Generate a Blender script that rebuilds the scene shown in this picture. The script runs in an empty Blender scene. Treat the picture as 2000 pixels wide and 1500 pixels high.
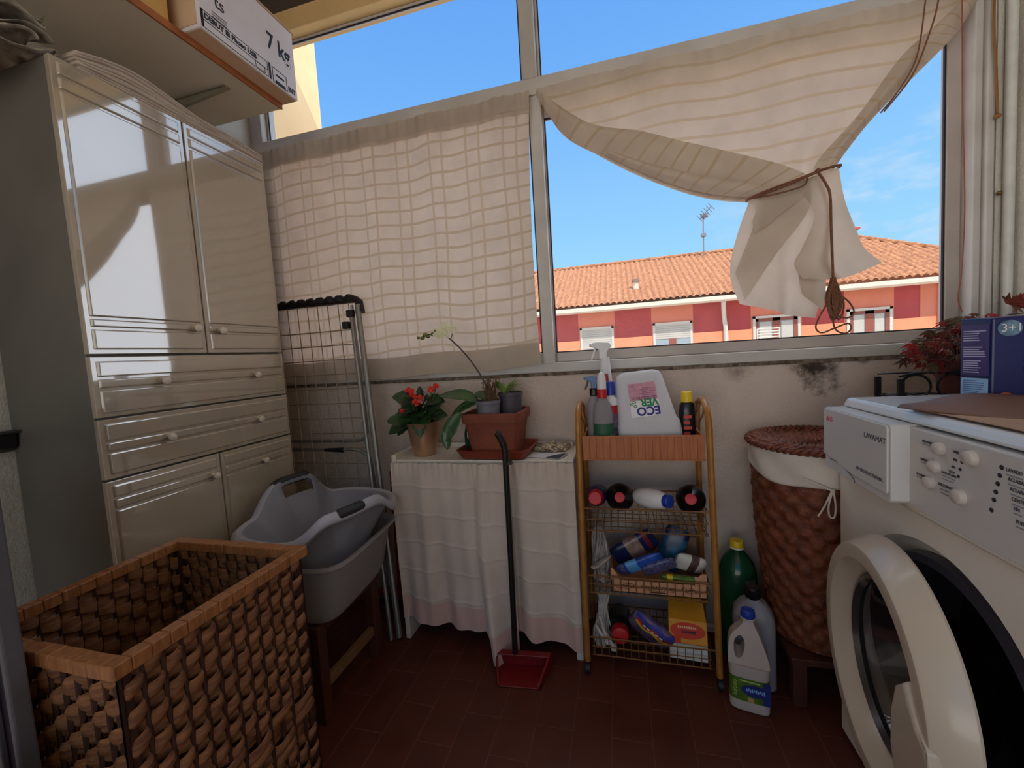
import bpy, math, random
from mathutils import Vector, Matrix
V = Vector
col = bpy.context.scene.collection
sc = bpy.context.scene
rnd = random.Random(11)
pi, cos, sin = math.pi, math.cos, math.sin
ORG = {}


def s2l(c):
    c = c / 255.0
    return c / 12.92 if c <= 0.04045 else ((c + 0.055) / 1.055) ** 2.4


def rgb(r, g, b):
    return (s2l(r), s2l(g), s2l(b), 1.0)


class NT:
    """tiny node helper"""
    def __init__(s, nt):
        s.nt = nt
        nt.nodes.clear()

    def n(s, t, ins=None, **kw):
        nd = s.nt.nodes.new(t)
        for k, v in kw.items():
            setattr(nd, k, v)
        for k, v in (ins or {}).items():
            if isinstance(v, bpy.types.NodeSocket):
                s.nt.links.new(v, nd.inputs[k])
            else:
                nd.inputs[k].default_value = v
        return nd

    def math(s, op, a, b=0.0, c=None):
        d = {0: a, 1: b}
        if c is not None:
            d[2] = c
        return s.n('ShaderNodeMath', d, operation=op).outputs[0]

    def mix(s, f, a, b, blend='MIX'):
        nd = s.n('ShaderNodeMix', None, data_type='RGBA', blend_type=blend)
        for i, v in ((0, f), (6, a), (7, b)):
            if isinstance(v, bpy.types.NodeSocket):
                s.nt.links.new(v, nd.inputs[i])
            else:
                nd.inputs[i].default_value = v
        return nd.outputs[2]

    def ramp(s, fac, stops):
        nd = s.n('ShaderNodeValToRGB', {0: fac})
        e = nd.color_ramp.elements
        while len(e) < len(stops):
            e.new(0.5)
        for k, (p, c) in enumerate(stops):
            e[k].position = p
            e[k].color = c
        return nd.outputs[0]


MATS = {}


def mat(name, c, rough=0.6, metal=0.0, c2=None, ns=30.0, bump=0.0, bs=120.0, coat=0.0, spec=0.5,
        trans=0.0, ior=1.45, alpha=1.0, stretch=None, emit=None):
    if name in MATS:
        return MATS[name]
    m = bpy.data.materials.new(name)
    m.use_nodes = True
    t = NT(m.node_tree)
    out = t.n('ShaderNodeOutputMaterial')
    p = t.n('ShaderNodeBsdfPrincipled')
    t.nt.links.new(p.outputs[0], out.inputs[0])
    tc = t.n('ShaderNodeTexCoord')
    co = tc.outputs['Object']
    if stretch:
        co = t.n('ShaderNodeMapping', {'Vector': co, 'Scale': stretch}).outputs[0]
    nz = t.n('ShaderNodeTexNoise', {'Vector': co, 'Scale': ns, 'Detail': 4.0})
    c2 = c2 or tuple(x * 0.86 for x in c[:3]) + (1,)
    colr = t.ramp(nz.outputs[0], [(0.32, c2), (0.68, c)])
    t.nt.links.new(colr, p.inputs['Base Color'])
    p.inputs['Roughness'].default_value = rough
    p.inputs['Metallic'].default_value = metal
    p.inputs['Coat Weight'].default_value = coat
    p.inputs['Coat Roughness'].default_value = 0.08
    p.inputs['Specular IOR Level'].default_value = spec
    p.inputs['Transmission Weight'].default_value = trans
    p.inputs['IOR'].default_value = ior
    p.inputs['Alpha'].default_value = alpha
    if bump:
        n2 = t.n('ShaderNodeTexNoise', {'Vector': co, 'Scale': bs, 'Detail': 5.0})
        b = t.n('ShaderNodeBump', {'Height': n2.outputs[0], 'Strength': bump, 'Distance': 0.01})
        t.nt.links.new(b.outputs[0], p.inputs['Normal'])
    MATS[name] = m
    return m


def glass_mat(name, tint=(0.97, 0.985, 1.0, 1)):
    m = bpy.data.materials.new(name)
    m.use_nodes = True
    t = NT(m.node_tree)
    out = t.n('ShaderNodeOutputMaterial')
    tr = t.n('ShaderNodeBsdfTransparent', {0: tint})
    gl = t.n('ShaderNodeBsdfGlossy', {'Color': (1, 1, 1, 1), 'Roughness': 0.02})
    fc = t.n('ShaderNodeLayerWeight', {0: 0.5}).outputs[1]      # Schlick reflection, the same from both faces
    fr = t.math('ADD', 0.005, t.math('MULTIPLY', 0.4, t.math('POWER', fc, 5.0)))
    mx = t.n('ShaderNodeMixShader', {0: fr, 1: tr.outputs[0], 2: gl.outputs[0]})
    t.nt.links.new(mx.outputs[0], out.inputs[0])
    return m


def trans_mat(name, c, line=None, fac=0.5, lines=None, dark=0.72, seethrough=0.0, rough_noise=0.06):
    """cloth or plastic film that lets light through; lines = (u pitch or 0, v pitch, width)"""
    m = bpy.data.materials.new(name)
    m.use_nodes = True
    t = NT(m.node_tree)
    out = t.n('ShaderNodeOutputMaterial')
    tc = t.n('ShaderNodeTexCoord')
    nz = t.n('ShaderNodeTexNoise', {'Vector': tc.outputs['Object'], 'Scale': 9.0, 'Detail': 3.0})
    c2 = tuple(x * (1 - rough_noise * 2) for x in c[:3]) + (1,)
    colr = t.ramp(nz.outputs[0], [(0.35, c2), (0.65, c)])
    if lines:
        up, vp, w = lines
        uv = t.n('ShaderNodeSeparateXYZ', {0: tc.outputs['UV']})
        masks = []
        for k, pch in ((0, up), (1, vp)):
            if not pch:
                continue
            f = t.math('FRACT', t.math('DIVIDE', uv.outputs[k], pch))
            fd = t.math('MULTIPLY', t.math('ABSOLUTE', t.math('SUBTRACT', f, 0.5)), pch)
            soft = t.n('ShaderNodeMapRange', {0: fd, 1: w * 0.75, 2: w * 0.35, 3: 0.0, 4: 1.0}, interpolation_type='SMOOTHSTEP').outputs[0]
            if k == 0:   # irregular verticals: drop every third one by a second, slower beat
                f2 = t.math('FRACT', t.math('DIVIDE', uv.outputs[k], pch * 3.0))
                a = soft
                b = t.math('GREATER_THAN', f2, 0.36)
                masks.append(t.math('MULTIPLY', t.math('MULTIPLY', a, b), 0.8))
            else:
                masks.append(soft)
        mk = masks[0]
        for k in masks[1:]:
            mk = t.math('MAXIMUM', mk, k)
        dk = tuple(a * b for a, b in zip(c[:3], (dark, dark * 0.93, dark * 0.8))) + (1,)
        colr = t.mix(mk, colr, line or dk)
    wv = t.n('ShaderNodeTexNoise', {'Vector': tc.outputs['Object'], 'Scale': 300.0})
    bp = t.n('ShaderNodeBump', {'Height': wv.outputs[0], 'Strength': 0.12, 'Distance': 0.002})
    d = t.n('ShaderNodeBsdfDiffuse', {'Color': colr, 'Normal': bp.outputs[0]})
    tl = t.n('ShaderNodeBsdfTranslucent', {'Color': colr, 'Normal': bp.outputs[0]})
    mx = t.n('ShaderNodeMixShader', {0: fac, 1: d.outputs[0], 2: tl.outputs[0]})
    if seethrough:
        tp = t.n('ShaderNodeBsdfTransparent', {0: (1, 1, 1, 1)})
        mx = t.n('ShaderNodeMixShader', {0: seethrough, 1: mx.outputs[0], 2: tp.outputs[0]})
    t.nt.links.new(mx.outputs[0], out.inputs[0])
    return m


class MB:
    def __init__(s, M=None):
        s.v, s.f, s.m, s.uv = [], [], [], []
        s.M = M or Matrix()

    def add(s, vs, fs, mi=0, uv=None):
        b = len(s.v)
        s.v += [s.M @ V(p) for p in vs]
        s.uv += uv if uv else [(0.0, 0.0)] * len(vs)
        s.f += [tuple(i + b for i in f) for f in fs]
        s.m += [mi] * len(fs)
        return s

    def box(s, x0, x1, y0, y1, z0, z1, mi=0):
        vs = [(x, y, z) for z in (z0, z1) for y in (y0, y1) for x in (x0, x1)]
        return s.add(vs, [(0, 2, 3, 1), (4, 5, 7, 6), (0, 1, 5, 4), (2, 6, 7, 3), (0, 4, 6, 2), (1, 3, 7, 5)], mi)

    def hexa(s, p, mi=0):
        """p = 4 bottom points, 4 top points, same winding"""
        return s.add(p, [(0, 3, 2, 1), (4, 5, 6, 7), (0, 1, 5, 4), (1, 2, 6, 5), (2, 3, 7, 6), (3, 0, 4, 7)], mi)

    def prism(s, poly, a, b, ax='y', mi=0):
        """2d polygon swept from a to b along an axis; poly in the other two coordinates"""
        def P(p, t):
            return {'y': (p[0], t, p[1]), 'x': (t, p[0], p[1]), 'z': (p[0], p[1], t)}[ax]
        n = len(poly)
        vs = [P(p, a) for p in poly] + [P(p, b) for p in poly]
        fs = [tuple(range(n)), tuple(range(2 * n - 1, n - 1, -1))]
        fs += [(i, i + n, (i + 1) % n + n, (i + 1) % n) for i in range(n)]
        return s.add(vs, fs, mi)

    def loft(s, rings, mi=0, caps=True, closed=True, loop=False):
        n = len(rings[0])
        vs = [p for r in rings for p in r]
        fs = []
        R = len(rings)
        for i in range(R if loop else R - 1):
            for j in range(n if closed else n - 1):
                a, b = i * n + j, i * n + (j + 1) % n
                c, d = ((i + 1) % R) * n + (j + 1) % n, ((i + 1) % R) * n + j
                fs.append((a, b, c, d))
        if caps and not loop:
            fs.append(tuple(reversed(range(n))))
            fs.append(tuple(range((R - 1) * n, R * n)))
        return s.add(vs, fs, mi)

    def lathe(s, prof, n=28, c=(0, 0, 0), sx=1.0, sy=1.0, mi=0, caps=True, p=2.0):
        rings = []
        for r, z in prof:
            ring = []
            for k in range(n):
                a = 2 * pi * k / n
                ca, sa = cos(a), sin(a)
                if p != 2.0:
                    ca = math.copysign(abs(ca) ** (2 / p), ca)
                    sa = math.copysign(abs(sa) ** (2 / p), sa)
                ring.append((c[0] + r * sx * ca, c[1] + r * sy * sa, c[2] + z))
            rings.append(ring)
        return s.loft(rings, mi, caps)

    def tube(s, pts, r, n=8, closed=False, mi=0, flat=1.0):
        pts = [V(p) for p in pts]
        N = len(pts)
        rs = r if isinstance(r, (list, tuple)) else [r] * N
        rings = []
        up = None
        for i in range(N):
            if closed:
                t = pts[(i + 1) % N] - pts[i - 1]
            else:
                t = pts[min(i + 1, N - 1)] - pts[max(i - 1, 0)]
            t.normalize()
            if up is None:
                up = V((0, 0, 1)) if abs(t.z) < 0.9 else V((1, 0, 0))
            u = up - t * up.dot(t)
            if u.length < 1e-6:
                u = t.orthogonal()
            u.normalize()
            up = u
            w = t.cross(u)
            rings.append([pts[i] + (u * cos(2 * pi * k / n) * flat + w * sin(2 * pi * k / n)) * rs[i] for k in range(n)])
        return s.loft(rings, mi, not closed, True, closed)

    def grid(s, fn, nu, nv, mi=0, uvf=None):
        vs, uv = [], []
        for j in range(nv + 1):
            for i in range(nu + 1):
                u, v = i / nu, j / nv
                vs.append(fn(u, v))
                uv.append(uvf(u, v) if uvf else (u, v))
        w = nu + 1
        fs = [(j * w + i, j * w + i + 1, (j + 1) * w + i + 1, (j + 1) * w + i) for j in range(nv) for i in range(nu)]
        return s.add(vs, fs, mi, uv)

    def ball(s, c, r, n=10, mi=0, sc=(1, 1, 1)):
        prof = [(r * sin(pi * k / n) + 1e-5, -r * cos(pi * k / n)) for k in range(n + 1)]
        rings = []
        for q, z in prof:
            rings.append([(c[0] + q * cos(2 * pi * k / (n + 2)) * sc[0], c[1] + q * sin(2 * pi * k / (n + 2)) * sc[1], c[2] + z * sc[2]) for k in range(n + 2)])
        return s.loft(rings, mi)

    def build(s, name, mats, parent=None, loc=None, smooth=35, bev=0.0, seg=2, sub=0, solid=0.0):
        me = bpy.data.meshes.new(name)
        o = bpy.data.objects.new(name, me)
        col.objects.link(o)
        if parent is not None:
            org = ORG[parent.name]
            o.parent = parent
        else:
            org = V(loc) if loc is not None else V((0, 0, 0))
            o.location = org
        ORG[o.name] = org
        me.from_pydata([tuple(p - org) for p in s.v], [], s.f)
        if not isinstance(mats, (list, tuple)):
            mats = [mats]
        for m in mats:
            me.materials.append(m)
        me.polygons.foreach_set('material_index', s.m)
        ul = me.uv_layers.new(name='UVMap')
        li = [0] * len(me.loops)
        me.loops.foreach_get('vertex_index', li)
        ul.data.foreach_set('uv', [x for i in li for x in s.uv[i]])
        me.validate()
        import bmesh
        bm = bmesh.new()
        bm.from_mesh(me)
        bmesh.ops.recalc_face_normals(bm, faces=bm.faces)
        bm.to_mesh(me)
        bm.free()
        if smooth:
            me.polygons.foreach_set('use_smooth', [True] * len(me.polygons))
            me.set_sharp_from_angle(angle=math.radians(smooth))
        if solid:
            q = o.modifiers.new('solid', 'SOLIDIFY')
            q.thickness = solid
        if bev:
            q = o.modifiers.new('bevel', 'BEVEL')
            q.width = bev
            q.segments = seg
            q.limit_method = 'ANGLE'
            q.angle_limit = math.radians(40)
            q.harden_normals = False
        if sub:
            q = o.modifiers.new('sub', 'SUBSURF')
            q.levels = q.render_levels = sub
        return o


def tag(o, label, cat, group=None, kind=None):
    o['label'] = label
    o['category'] = cat
    if group:
        o['group'] = group
    if kind:
        o['kind'] = kind
    return o


def thing(name, label, cat, loc=(0, 0, 0), group=None):
    o = bpy.data.objects.new(name, None)
    o.empty_display_size = 0.05
    col.objects.link(o)
    o.location = loc
    ORG[o.name] = V(loc)
    return tag(o, label, cat, group)


def struct(o):
    o['kind'] = 'structure'
    return o


def frame(o, x, y):
    """matrix with origin o, first axis x, second axis y"""
    x = V(x).normalized()
    z = x.cross(V(y)).normalized()
    y = z.cross(x)
    M = Matrix((x, y, z)).transposed().to_4x4()
    M.translation = V(o)
    return M


def text(mb, s, size, M, depth=0.0004, mi=0, align='LEFT', sx=1.0, bold=0.0):
    """lettering added to a mesh builder: s written along the first axis of M"""
    cu = bpy.data.curves.new('t', 'FONT')
    cu.body = s
    cu.size = size
    cu.align_x = align
    cu.extrude = depth
    cu.offset = bold
    cu.resolution_u = 3
    o = bpy.data.objects.new('t', cu)
    col.objects.link(o)
    bpy.context.view_layer.update()
    dg = bpy.context.evaluated_depsgraph_get()
    me = bpy.data.meshes.new_from_object(o.evaluated_get(dg))
    old = mb.M
    mb.M = old @ M
    mb.add([(v.co.x * sx, v.co.y, v.co.z) for v in me.vertices], [tuple(p.vertices) for p in me.polygons], mi)
    mb.M = old
    bpy.data.objects.remove(o)
    bpy.data.curves.remove(cu)
    bpy.data.meshes.remove(me)
    return mb


def lerp(a, b, t):
    return a + (b - a) * t


def poly(pts, t):
    """point at t in 0..1 along a list of points, smoothly (Catmull-Rom)"""
    n = len(pts) - 1
    x = min(max(t, 0.0), 1.0) * n
    i = min(int(x), n - 1)
    f = x - i
    p0, p1, p2, p3 = (V(pts[max(i - 1, 0)]), V(pts[i]), V(pts[i + 1]), V(pts[min(i + 2, n)]))
    return 0.5 * ((2 * p1) + (p2 - p0) * f + (2 * p0 - 5 * p1 + 4 * p2 - p3) * f * f + (3 * p1 - p0 - 3 * p2 + p3) * f ** 3)


def curve(pts, n=24):
    return [poly(pts, k / n) for k in range(n + 1)]


# ---------------------------------------------------------------- camera
YAW, PITCH, ROLL, FPX = 0.259914, 0.0706921, -0.0629491, 797.34
fw = V((-sin(YAW) * cos(PITCH), cos(YAW) * cos(PITCH), -sin(PITCH)))
r0 = V((cos(YAW), sin(YAW), 0))
u0 = r0.cross(fw)
rt = r0 * cos(ROLL) + u0 * sin(ROLL)
up = -r0 * sin(ROLL) + u0 * cos(ROLL)
cam = bpy.data.cameras.new('camera')
cam.sensor_width = 36
cam.lens = FPX / 2000 * 36
cam.clip_start = 0.02
cam.clip_end = 400
co = bpy.data.objects.new('camera', cam)
col.objects.link(co)
Mc = Matrix((rt, up, -fw)).transposed().to_4x4()
Mc.translation = V((0, 0, 1.0))
co.matrix_world = Mc
sc.camera = co
sc.view_settings.view_transform = 'Standard'
sc.view_settings.look = 'None'
sc.view_settings.exposure = 0.0
sc.view_settings.gamma = 1.0
sc.view_settings.use_curve_mapping = False
sc.cycles.max_bounces = 10
sc.cycles.diffuse_bounces = 6
sc.cycles.transparent_max_bounces = 12
# ---------------------------------------------------------------- light: sky and sun
SKY_HI, SKY_BACK = 4.0, 1.7
w = bpy.data.worlds.new('sky')
sc.world = w
w.use_nodes = True
t = NT(w.node_tree)
wo = t.n('ShaderNodeOutputWorld')
tc = t.n('ShaderNodeTexCoord')
sp = t.n('ShaderNodeSeparateXYZ', {0: tc.outputs['Generated']})
X_, Y_, Z_ = sp.outputs
base = t.ramp(Z_, [(0.0, rgb(182, 230, 255)), (0.20, rgb(160, 218, 255)), (0.45, rgb(132, 194, 255)), (0.68, rgb(112, 172, 244))])
nz = t.n('ShaderNodeTexNoise', {'Vector': t.n('ShaderNodeMapping', {'Vector': tc.outputs['Generated'], 'Scale': (1.0, 1.0, 2.6), 'Location': (0.3, 0.1, 0.2)}).outputs[0],
                                'Scale': 9.0, 'Detail': 6.0, 'Roughness': 0.6})
cm = t.ramp(nz.outputs[0], [(0.50, (0, 0, 0, 1)), (0.72, (1, 1, 1, 1))])
side = t.n('ShaderNodeMapRange', {0: X_, 1: 0.12, 2: 0.42, 3: 0.0, 4: 0.75}).outputs[0]
low = t.n('ShaderNodeMapRange', {0: Z_, 1: 0.5, 2: 0.25, 3: 0.0, 4: 1.0}).outputs[0]
cf = t.math('MULTIPLY', t.math('MULTIPLY', cm, side), low)
skyc = t.mix(cf, base, rgb(214, 232, 250))
hi = t.n('ShaderNodeMapRange', {0: Z_, 1: 0.70, 2: 0.86, 3: 0.0, 4: 1.0}).outputs[0]
bk = t.n('ShaderNodeMapRange', {0: Y_, 1: -0.05, 2: -0.45, 3: 0.0, 4: 1.0}).outputs[0]
skyc = t.mix(hi, skyc, (SKY_HI * 0.95, SKY_HI * 0.96, SKY_HI, 1))
bx_c = t.mix(t.n('ShaderNodeMapRange', {0: X_, 1: 0.25, 2: -0.25, 3: 0.0, 4: 1.0}).outputs[0], (SKY_BACK * 0.75, SKY_BACK * 0.74, SKY_BACK * 0.72, 1), (SKY_BACK * 1.9, SKY_BACK * 1.88, SKY_BACK * 1.84, 1))
band = t.math('MULTIPLY', bk, t.n('ShaderNodeMapRange', {0: Z_, 1: 0.26, 2: 0.14, 3: 0.0, 4: 1.0}).outputs[0])
rs_ = t.n('ShaderNodeMapRange', {0: X_, 1: 0.58, 2: 0.80, 3: 0.0, 4: 1.0}, interpolation_type='SMOOTHSTEP').outputs[0]
skyc = t.mix(rs_, skyc, (2.6, 2.7, 2.9, 1))
ls_ = t.n('ShaderNodeMapRange', {0: X_, 1: -0.68, 2: -0.86, 3: 0.0, 4: 1.0}, interpolation_type='SMOOTHSTEP').outputs[0]
skyc = t.mix(ls_, skyc, (2.8, 2.8, 2.9, 1))
dn = t.n('ShaderNodeMapRange', {0: Z_, 1: 0.0, 2: -0.06, 3: 0.0, 4: 1.0}).outputs[0]
skyc = t.mix(dn, skyc, rgb(180, 174, 168))
skyc = t.mix(band, skyc, bx_c)       # bright band added low in the unseen rear sky to light the room
bg = t.n('ShaderNodeBackground', {0: skyc, 1: 1.0})
t.nt.links.new(bg.outputs[0], wo.inputs[0])
sun = bpy.data.lights.new('sun', 'SUN')
sun.energy = 4.2
sun.angle = 0.009
sun.color = (1.0, 0.93, 0.82)
so = bpy.data.objects.new('sun', sun)
col.objects.link(so)
sd = V((-0.42, 0.74, -1.0)).normalized()     # the way the light travels: from behind our building, high up
so.rotation_euler = sd.to_track_quat('-Z', 'Y').to_euler()

# ---------------------------------------------------------------- room shell
def stucco(name, c, c2, stain=False, strength=0.55):
    m = bpy.data.materials.new(name)
    m.use_nodes = True
    t = NT(m.node_tree)
    out = t.n('ShaderNodeOutputMaterial')
    p = t.n('ShaderNodeBsdfPrincipled', {'Roughness': 0.92, 'Specular IOR Level': 0.15})
    t.nt.links.new(p.outputs[0], out.inputs[0])
    tc = t.n('ShaderNodeTexCoord')
    g = tc.outputs['Object']
    n1 = t.n('ShaderNodeTexNoise', {'Vector': g, 'Scale': 5.0, 'Detail': 5.0})
    c_ = t.ramp(n1.outputs[0], [(0.3, c2), (0.7, c)])
    if stain:
        sx = t.n('ShaderNodeSeparateXYZ', {0: g})
        n3 = t.n('ShaderNodeTexNoise', {'Vector': g, 'Scale': 26.0, 'Detail': 8.0, 'Roughness': 0.7})
        for (cx, cz, rx, rz, k) in ((0.605, 0.900, 0.095, 0.14, 0.95), (0.37, 0.895, 0.07, 0.05, 0.45), (0.55, 0.905, 0.06, 0.04, 0.7), (0.72, 0.915, 0.03, 0.02, 0.6)):
            dx = t.math('DIVIDE', t.math('SUBTRACT', sx.outputs[0], cx), rx)
            dz = t.math('DIVIDE', t.math('SUBTRACT', sx.outputs[2], cz), rz)
            d = t.math('SQRT', t.math('ADD', t.math('MULTIPLY', dx, dx), t.math('MULTIPLY', dz, dz)))
            msk = t.math('SUBTRACT', t.math('ADD', t.math('MULTIPLY', n3.outputs[0], 1.9), -0.25), d)
            msk = t.n('ShaderNodeMapRange', {0: msk, 1: 0.0, 2: 0.6, 3: 0.0, 4: k}).outputs[0]
            c_ = t.mix(msk, c_, rgb(58, 44, 36))
    t.nt.links.new(c_, p.inputs['Base Color'])
    v = t.n('ShaderNodeTexNoise', {'Vector': g, 'Scale': 95.0, 'Detail': 6.0, 'Roughness': 0.65})
    b = t.n('ShaderNodeBump', {'Height': v.outputs[0], 'Strength': strength, 'Distance': 0.012})
    t.nt.links.new(b.outputs[0], p.inputs['Normal'])
    return m


M_wall = stucco('stucco_wall', rgb(212, 194, 180), rgb(196, 177, 163), True)
M_wallL = stucco('stucco_side', rgb(206, 200, 188), rgb(190, 183, 170))
M_ceil = stucco('ceiling_paint', rgb(226, 212, 186), rgb(214, 198, 170), False, 0.2)

mf = bpy.data.materials.new('terracotta_tiles')
mf.use_nodes = True
t = NT(mf.node_tree)
out = t.n('ShaderNodeOutputMaterial')
p = t.n('ShaderNodeBsdfPrincipled', {'Specular IOR Level': 0.35})
t.nt.links.new(p.outputs[0], out.inputs[0])
tc = t.n('ShaderNodeTexCoord')
sx = t.n('ShaderNodeSeparateXYZ', {0: tc.outputs['Object']})
cb = t.n('ShaderNodeCombineXYZ', {0: t.math('ADD', sx.outputs[1], 0.055), 1: t.math('ADD', sx.outputs[0], 0.361)})
br = t.n('ShaderNodeTexBrick', {'Vector': cb.outputs[0], 'Color1': rgb(96, 46, 32), 'Color2': rgb(82, 38, 26), 'Mortar': rgb(118, 74, 58),
                                'Scale': 1.0, 'Mortar Size': 0.0018, 'Brick Width': 0.212, 'Row Height': 0.1005, 'Mortar Smooth': 0.3})
nz = t.n('ShaderNodeTexNoise', {'Vector': tc.outputs['Object'], 'Scale': 14.0, 'Detail': 6.0})
c_ = t.mix(0.45, br.outputs[0], t.ramp(nz.outputs[0], [(0.3, rgb(68, 32, 24)), (0.7, rgb(98, 50, 36))]))
t.nt.links.new(c_, p.inputs['Base Color'])
t.nt.links.new(t.n('ShaderNodeMapRange', {0: nz.outputs[0], 1: 0.3, 2: 0.7, 3: 0.42, 4: 0.62}).outputs[0], p.inputs['Roughness'])
b = t.n('ShaderNodeBump', {'Height': br.outputs['Fac'], 'Strength': 0.5, 'Distance': -0.003})
t.nt.links.new(b.outputs[0], p.inputs['Normal'])

YB = -1.6
struct(MB().box(-1.60, 1.20, YB, 1.60, -0.12, 0.0).build('floor', mf, smooth=0))
struct(MB().box(-1.60, 1.20, 1.48, 1.60, 0.0, 0.922).build('wall_back', M_wall, smooth=0, bev=0.006))
struct(MB().box(-1.60, -1.48, YB, 1.58, 0.0, 2.60).build('wall_left', M_wallL, smooth=0))
struct(MB().box(1.062, 1.20, YB, 1.48, 0.0, 2.60).box(1.03, 1.20, 1.48, 1.60, 0.922, 2.60).build('wall_right', M_wallL, smooth=0))
struct(MB().box(-1.60, 1.20, YB, 1.47, 2.50, 2.62).build('ceiling', M_ceil, smooth=0))
# unseen rear of the balcony, opening shaped to let light in: solid below, open above on the side away from the wardrobe
struct(MB().box(-1.60, 1.20, YB - 0.1, YB, -0.12, 0.35).box(-1.60, -1.25, YB - 0.1, YB, 0.35, 2.62).build('wall_rear', M_wallL, smooth=0))
M_base = mat('skirting', rgb(205, 196, 184), 0.6)
bp = MB().box(-1.48, 1.062, 1.468, 1.48, 0.0, 0.012).tube([(-1.47, 1.463, 0.026), (1.06, 1.463, 0.026)], 0.008)
struct(bp.build('baseboard_back', M_base))
M_alu = mat('white_frame', rgb(196, 190, 184), 0.45, ns=6, c2=rgb(176, 168, 160))
M_alug = mat('grey_frame', rgb(180, 168, 160), 0.4, ns=6, c2=rgb(164, 152, 144))
M_beam = mat('warm_beam', rgb(222, 186, 128), 0.7, ns=5)
M_seal = mat('black_seal', rgb(26, 20, 30), 0.6)
M_dirt = mat('dirty_gap', rgb(70, 55, 44), 0.95, ns=60, c2=rgb(128, 112, 96))
# head beam above the windows, dark blind slot over it
struct(MB().box(-1.60, 1.20, 1.47, 1.56, 2.352, 2.43).build('trim_1', M_beam, smooth=0, bev=0.003))
struct(MB().box(-1.60, 1.20, 1.50, 1.60, 2.43, 2.62).build('trim_2', mat('dark_blind_slot', rgb(74, 58, 40), 0.8, ns=4), smooth=0))
# fixed outer frame
fr = MB()
fr.box(-1.48, 1.062, 1.486, 1.566, 0.926, 0.962)          # sill member
fr.box(-1.48, 1.062, 1.484, 1.566, 1.905, 1.962)          # transom
fr.box(-1.48, -1.42, 1.486, 1.566, 0.962, 2.352)          # left jamb
fr.box(0.985, 1.004, 1.486, 1.566, 0.962, 2.352)          # right jamb, three steps
fr.box(1.004, 1.021, 1.470, 1.566, 0.926, 2.352)
fr.box(1.021, 1.032, 1.490, 1.566, 0.926, 2.352)
fr.box(-0.286, -0.238, 1.484, 1.566, 1.962, 2.352)        # upper mullion
struct(fr.build('trim_3', M_alu, smooth=0, bev=0.0035))
struct(MB().box(-1.478, 1.03, 1.476, 1.486, 0.916, 0.928).build('trim_4', M_dirt, smooth=0))
# pipe-like moulding and rust line at the right of the window
struct(MB().tube([(1.050, 1.466, 0.93), (1.050, 1.466, 2.35)], 0.012, 12).build('trim_5', mat('pale_pipe', rgb(206, 204, 196), 0.4)))
M_pane = glass_mat('window_glass')
M_tint = glass_mat('upper_glass', (0.90, 0.95, 1.0, 1))


def sash(n, x0, x1, z0, z1, y0, y1, st, rb, rtp, pane=M_pane, m=M_alu):
    f = MB().box(x0, x0 + st, y0, y1, z0, z1).box(x1 - st, x1, y0, y1, z0, z1).box(x0 + st, x1 - st, y0, y1, z0, z0 + rb).box(x0 + st, x1 - st, y0, y1, z1 - rtp, z1)
    o = struct(f.build('window_%d' % n, m, smooth=0, bev=0.003))
    ym = (y0 + y1) / 2
    MB().box(x0 + st - 0.004, x1 - st + 0.004, ym - 0.002, ym + 0.002, z0 + rb - 0.004, z1 - rtp + 0.004).build('pane', pane, o, smooth=0)
    q = MB()
    for (a, b_, c, d) in ((x0 + st, x1 - st, z0 + rb, z0 + rb + 0.004), (x0 + st, x1 - st, z1 - rtp - 0.005, z1 - rtp), (x0 + st, x0 + st + 0.004, z0 + rb, z1 - rtp), (x1 - st - 0.004, x1 - st, z0 + rb, z1 - rtp)):
        q.box(a, b_, y0 + 0.003, ym - 0.003, c, d)
    q.build('seal', M_seal, o, smooth=0)
    return o


sash(1, -1.42, -0.230, 0.950, 1.905, 1.490, 1.516, 0.042, 0.05, 0.05)
sash(2, -0.262, 0.985, 0.962, 1.905, 1.528, 1.554, 0.036, 0.036, 0.062, m=M_alug)
sash(3, -1.42, -0.286, 1.962, 2.352, 1.515, 1.535, 0.010, 0.010, 0.010, M_tint)
sash(4, -0.238, 0.985, 1.962, 2.352, 1.515, 1.535, 0.010, 0.010, 0.010, M_tint)
tag(MB().ball((1.030, 1.466, 1.36), 0.006, 8).build('frame_screw', mat('old_brass', rgb(120, 96, 60), 0.4, 0.8), loc=(1.03, 1.466, 1.36)),
    'small dull screw head on the right window jamb', 'screw')

# ---------------------------------------------------------------- outside
ground = struct(MB().box(-60, 60, 1.6, 90, -3.2, -3.0).build('ground', mat('sunlit_yard', rgb(196, 190, 180), 0.9, ns=0.4), smooth=0))
sh_ = MB().box(-16, -1.60, 1.50, 1.60, -3.0, 2.75).box(1.20, 16, 1.50, 1.60, -3.0, 2.75).box(-1.60, 1.20, 1.50, 1.60, -3.0, -0.12).box(-1.60, 1.20, 1.56, 1.60, 2.62, 2.75)  # unseen front of our building, added to keep rear sky off the facade opposite
struct(sh_.build('wall_front_unseen', mat('peach_front', rgb(226, 196, 156), 0.9, ns=2), smooth=0))
M_fin = mat('peach_render', rgb(250, 214, 160), 0.85, ns=4, c2=rgb(240, 200, 148))
struct(MB().box(-1.60, -1.50, 1.60, 1.985, -0.2, 2.9).build('wall_outside', M_fin, smooth=0))

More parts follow.
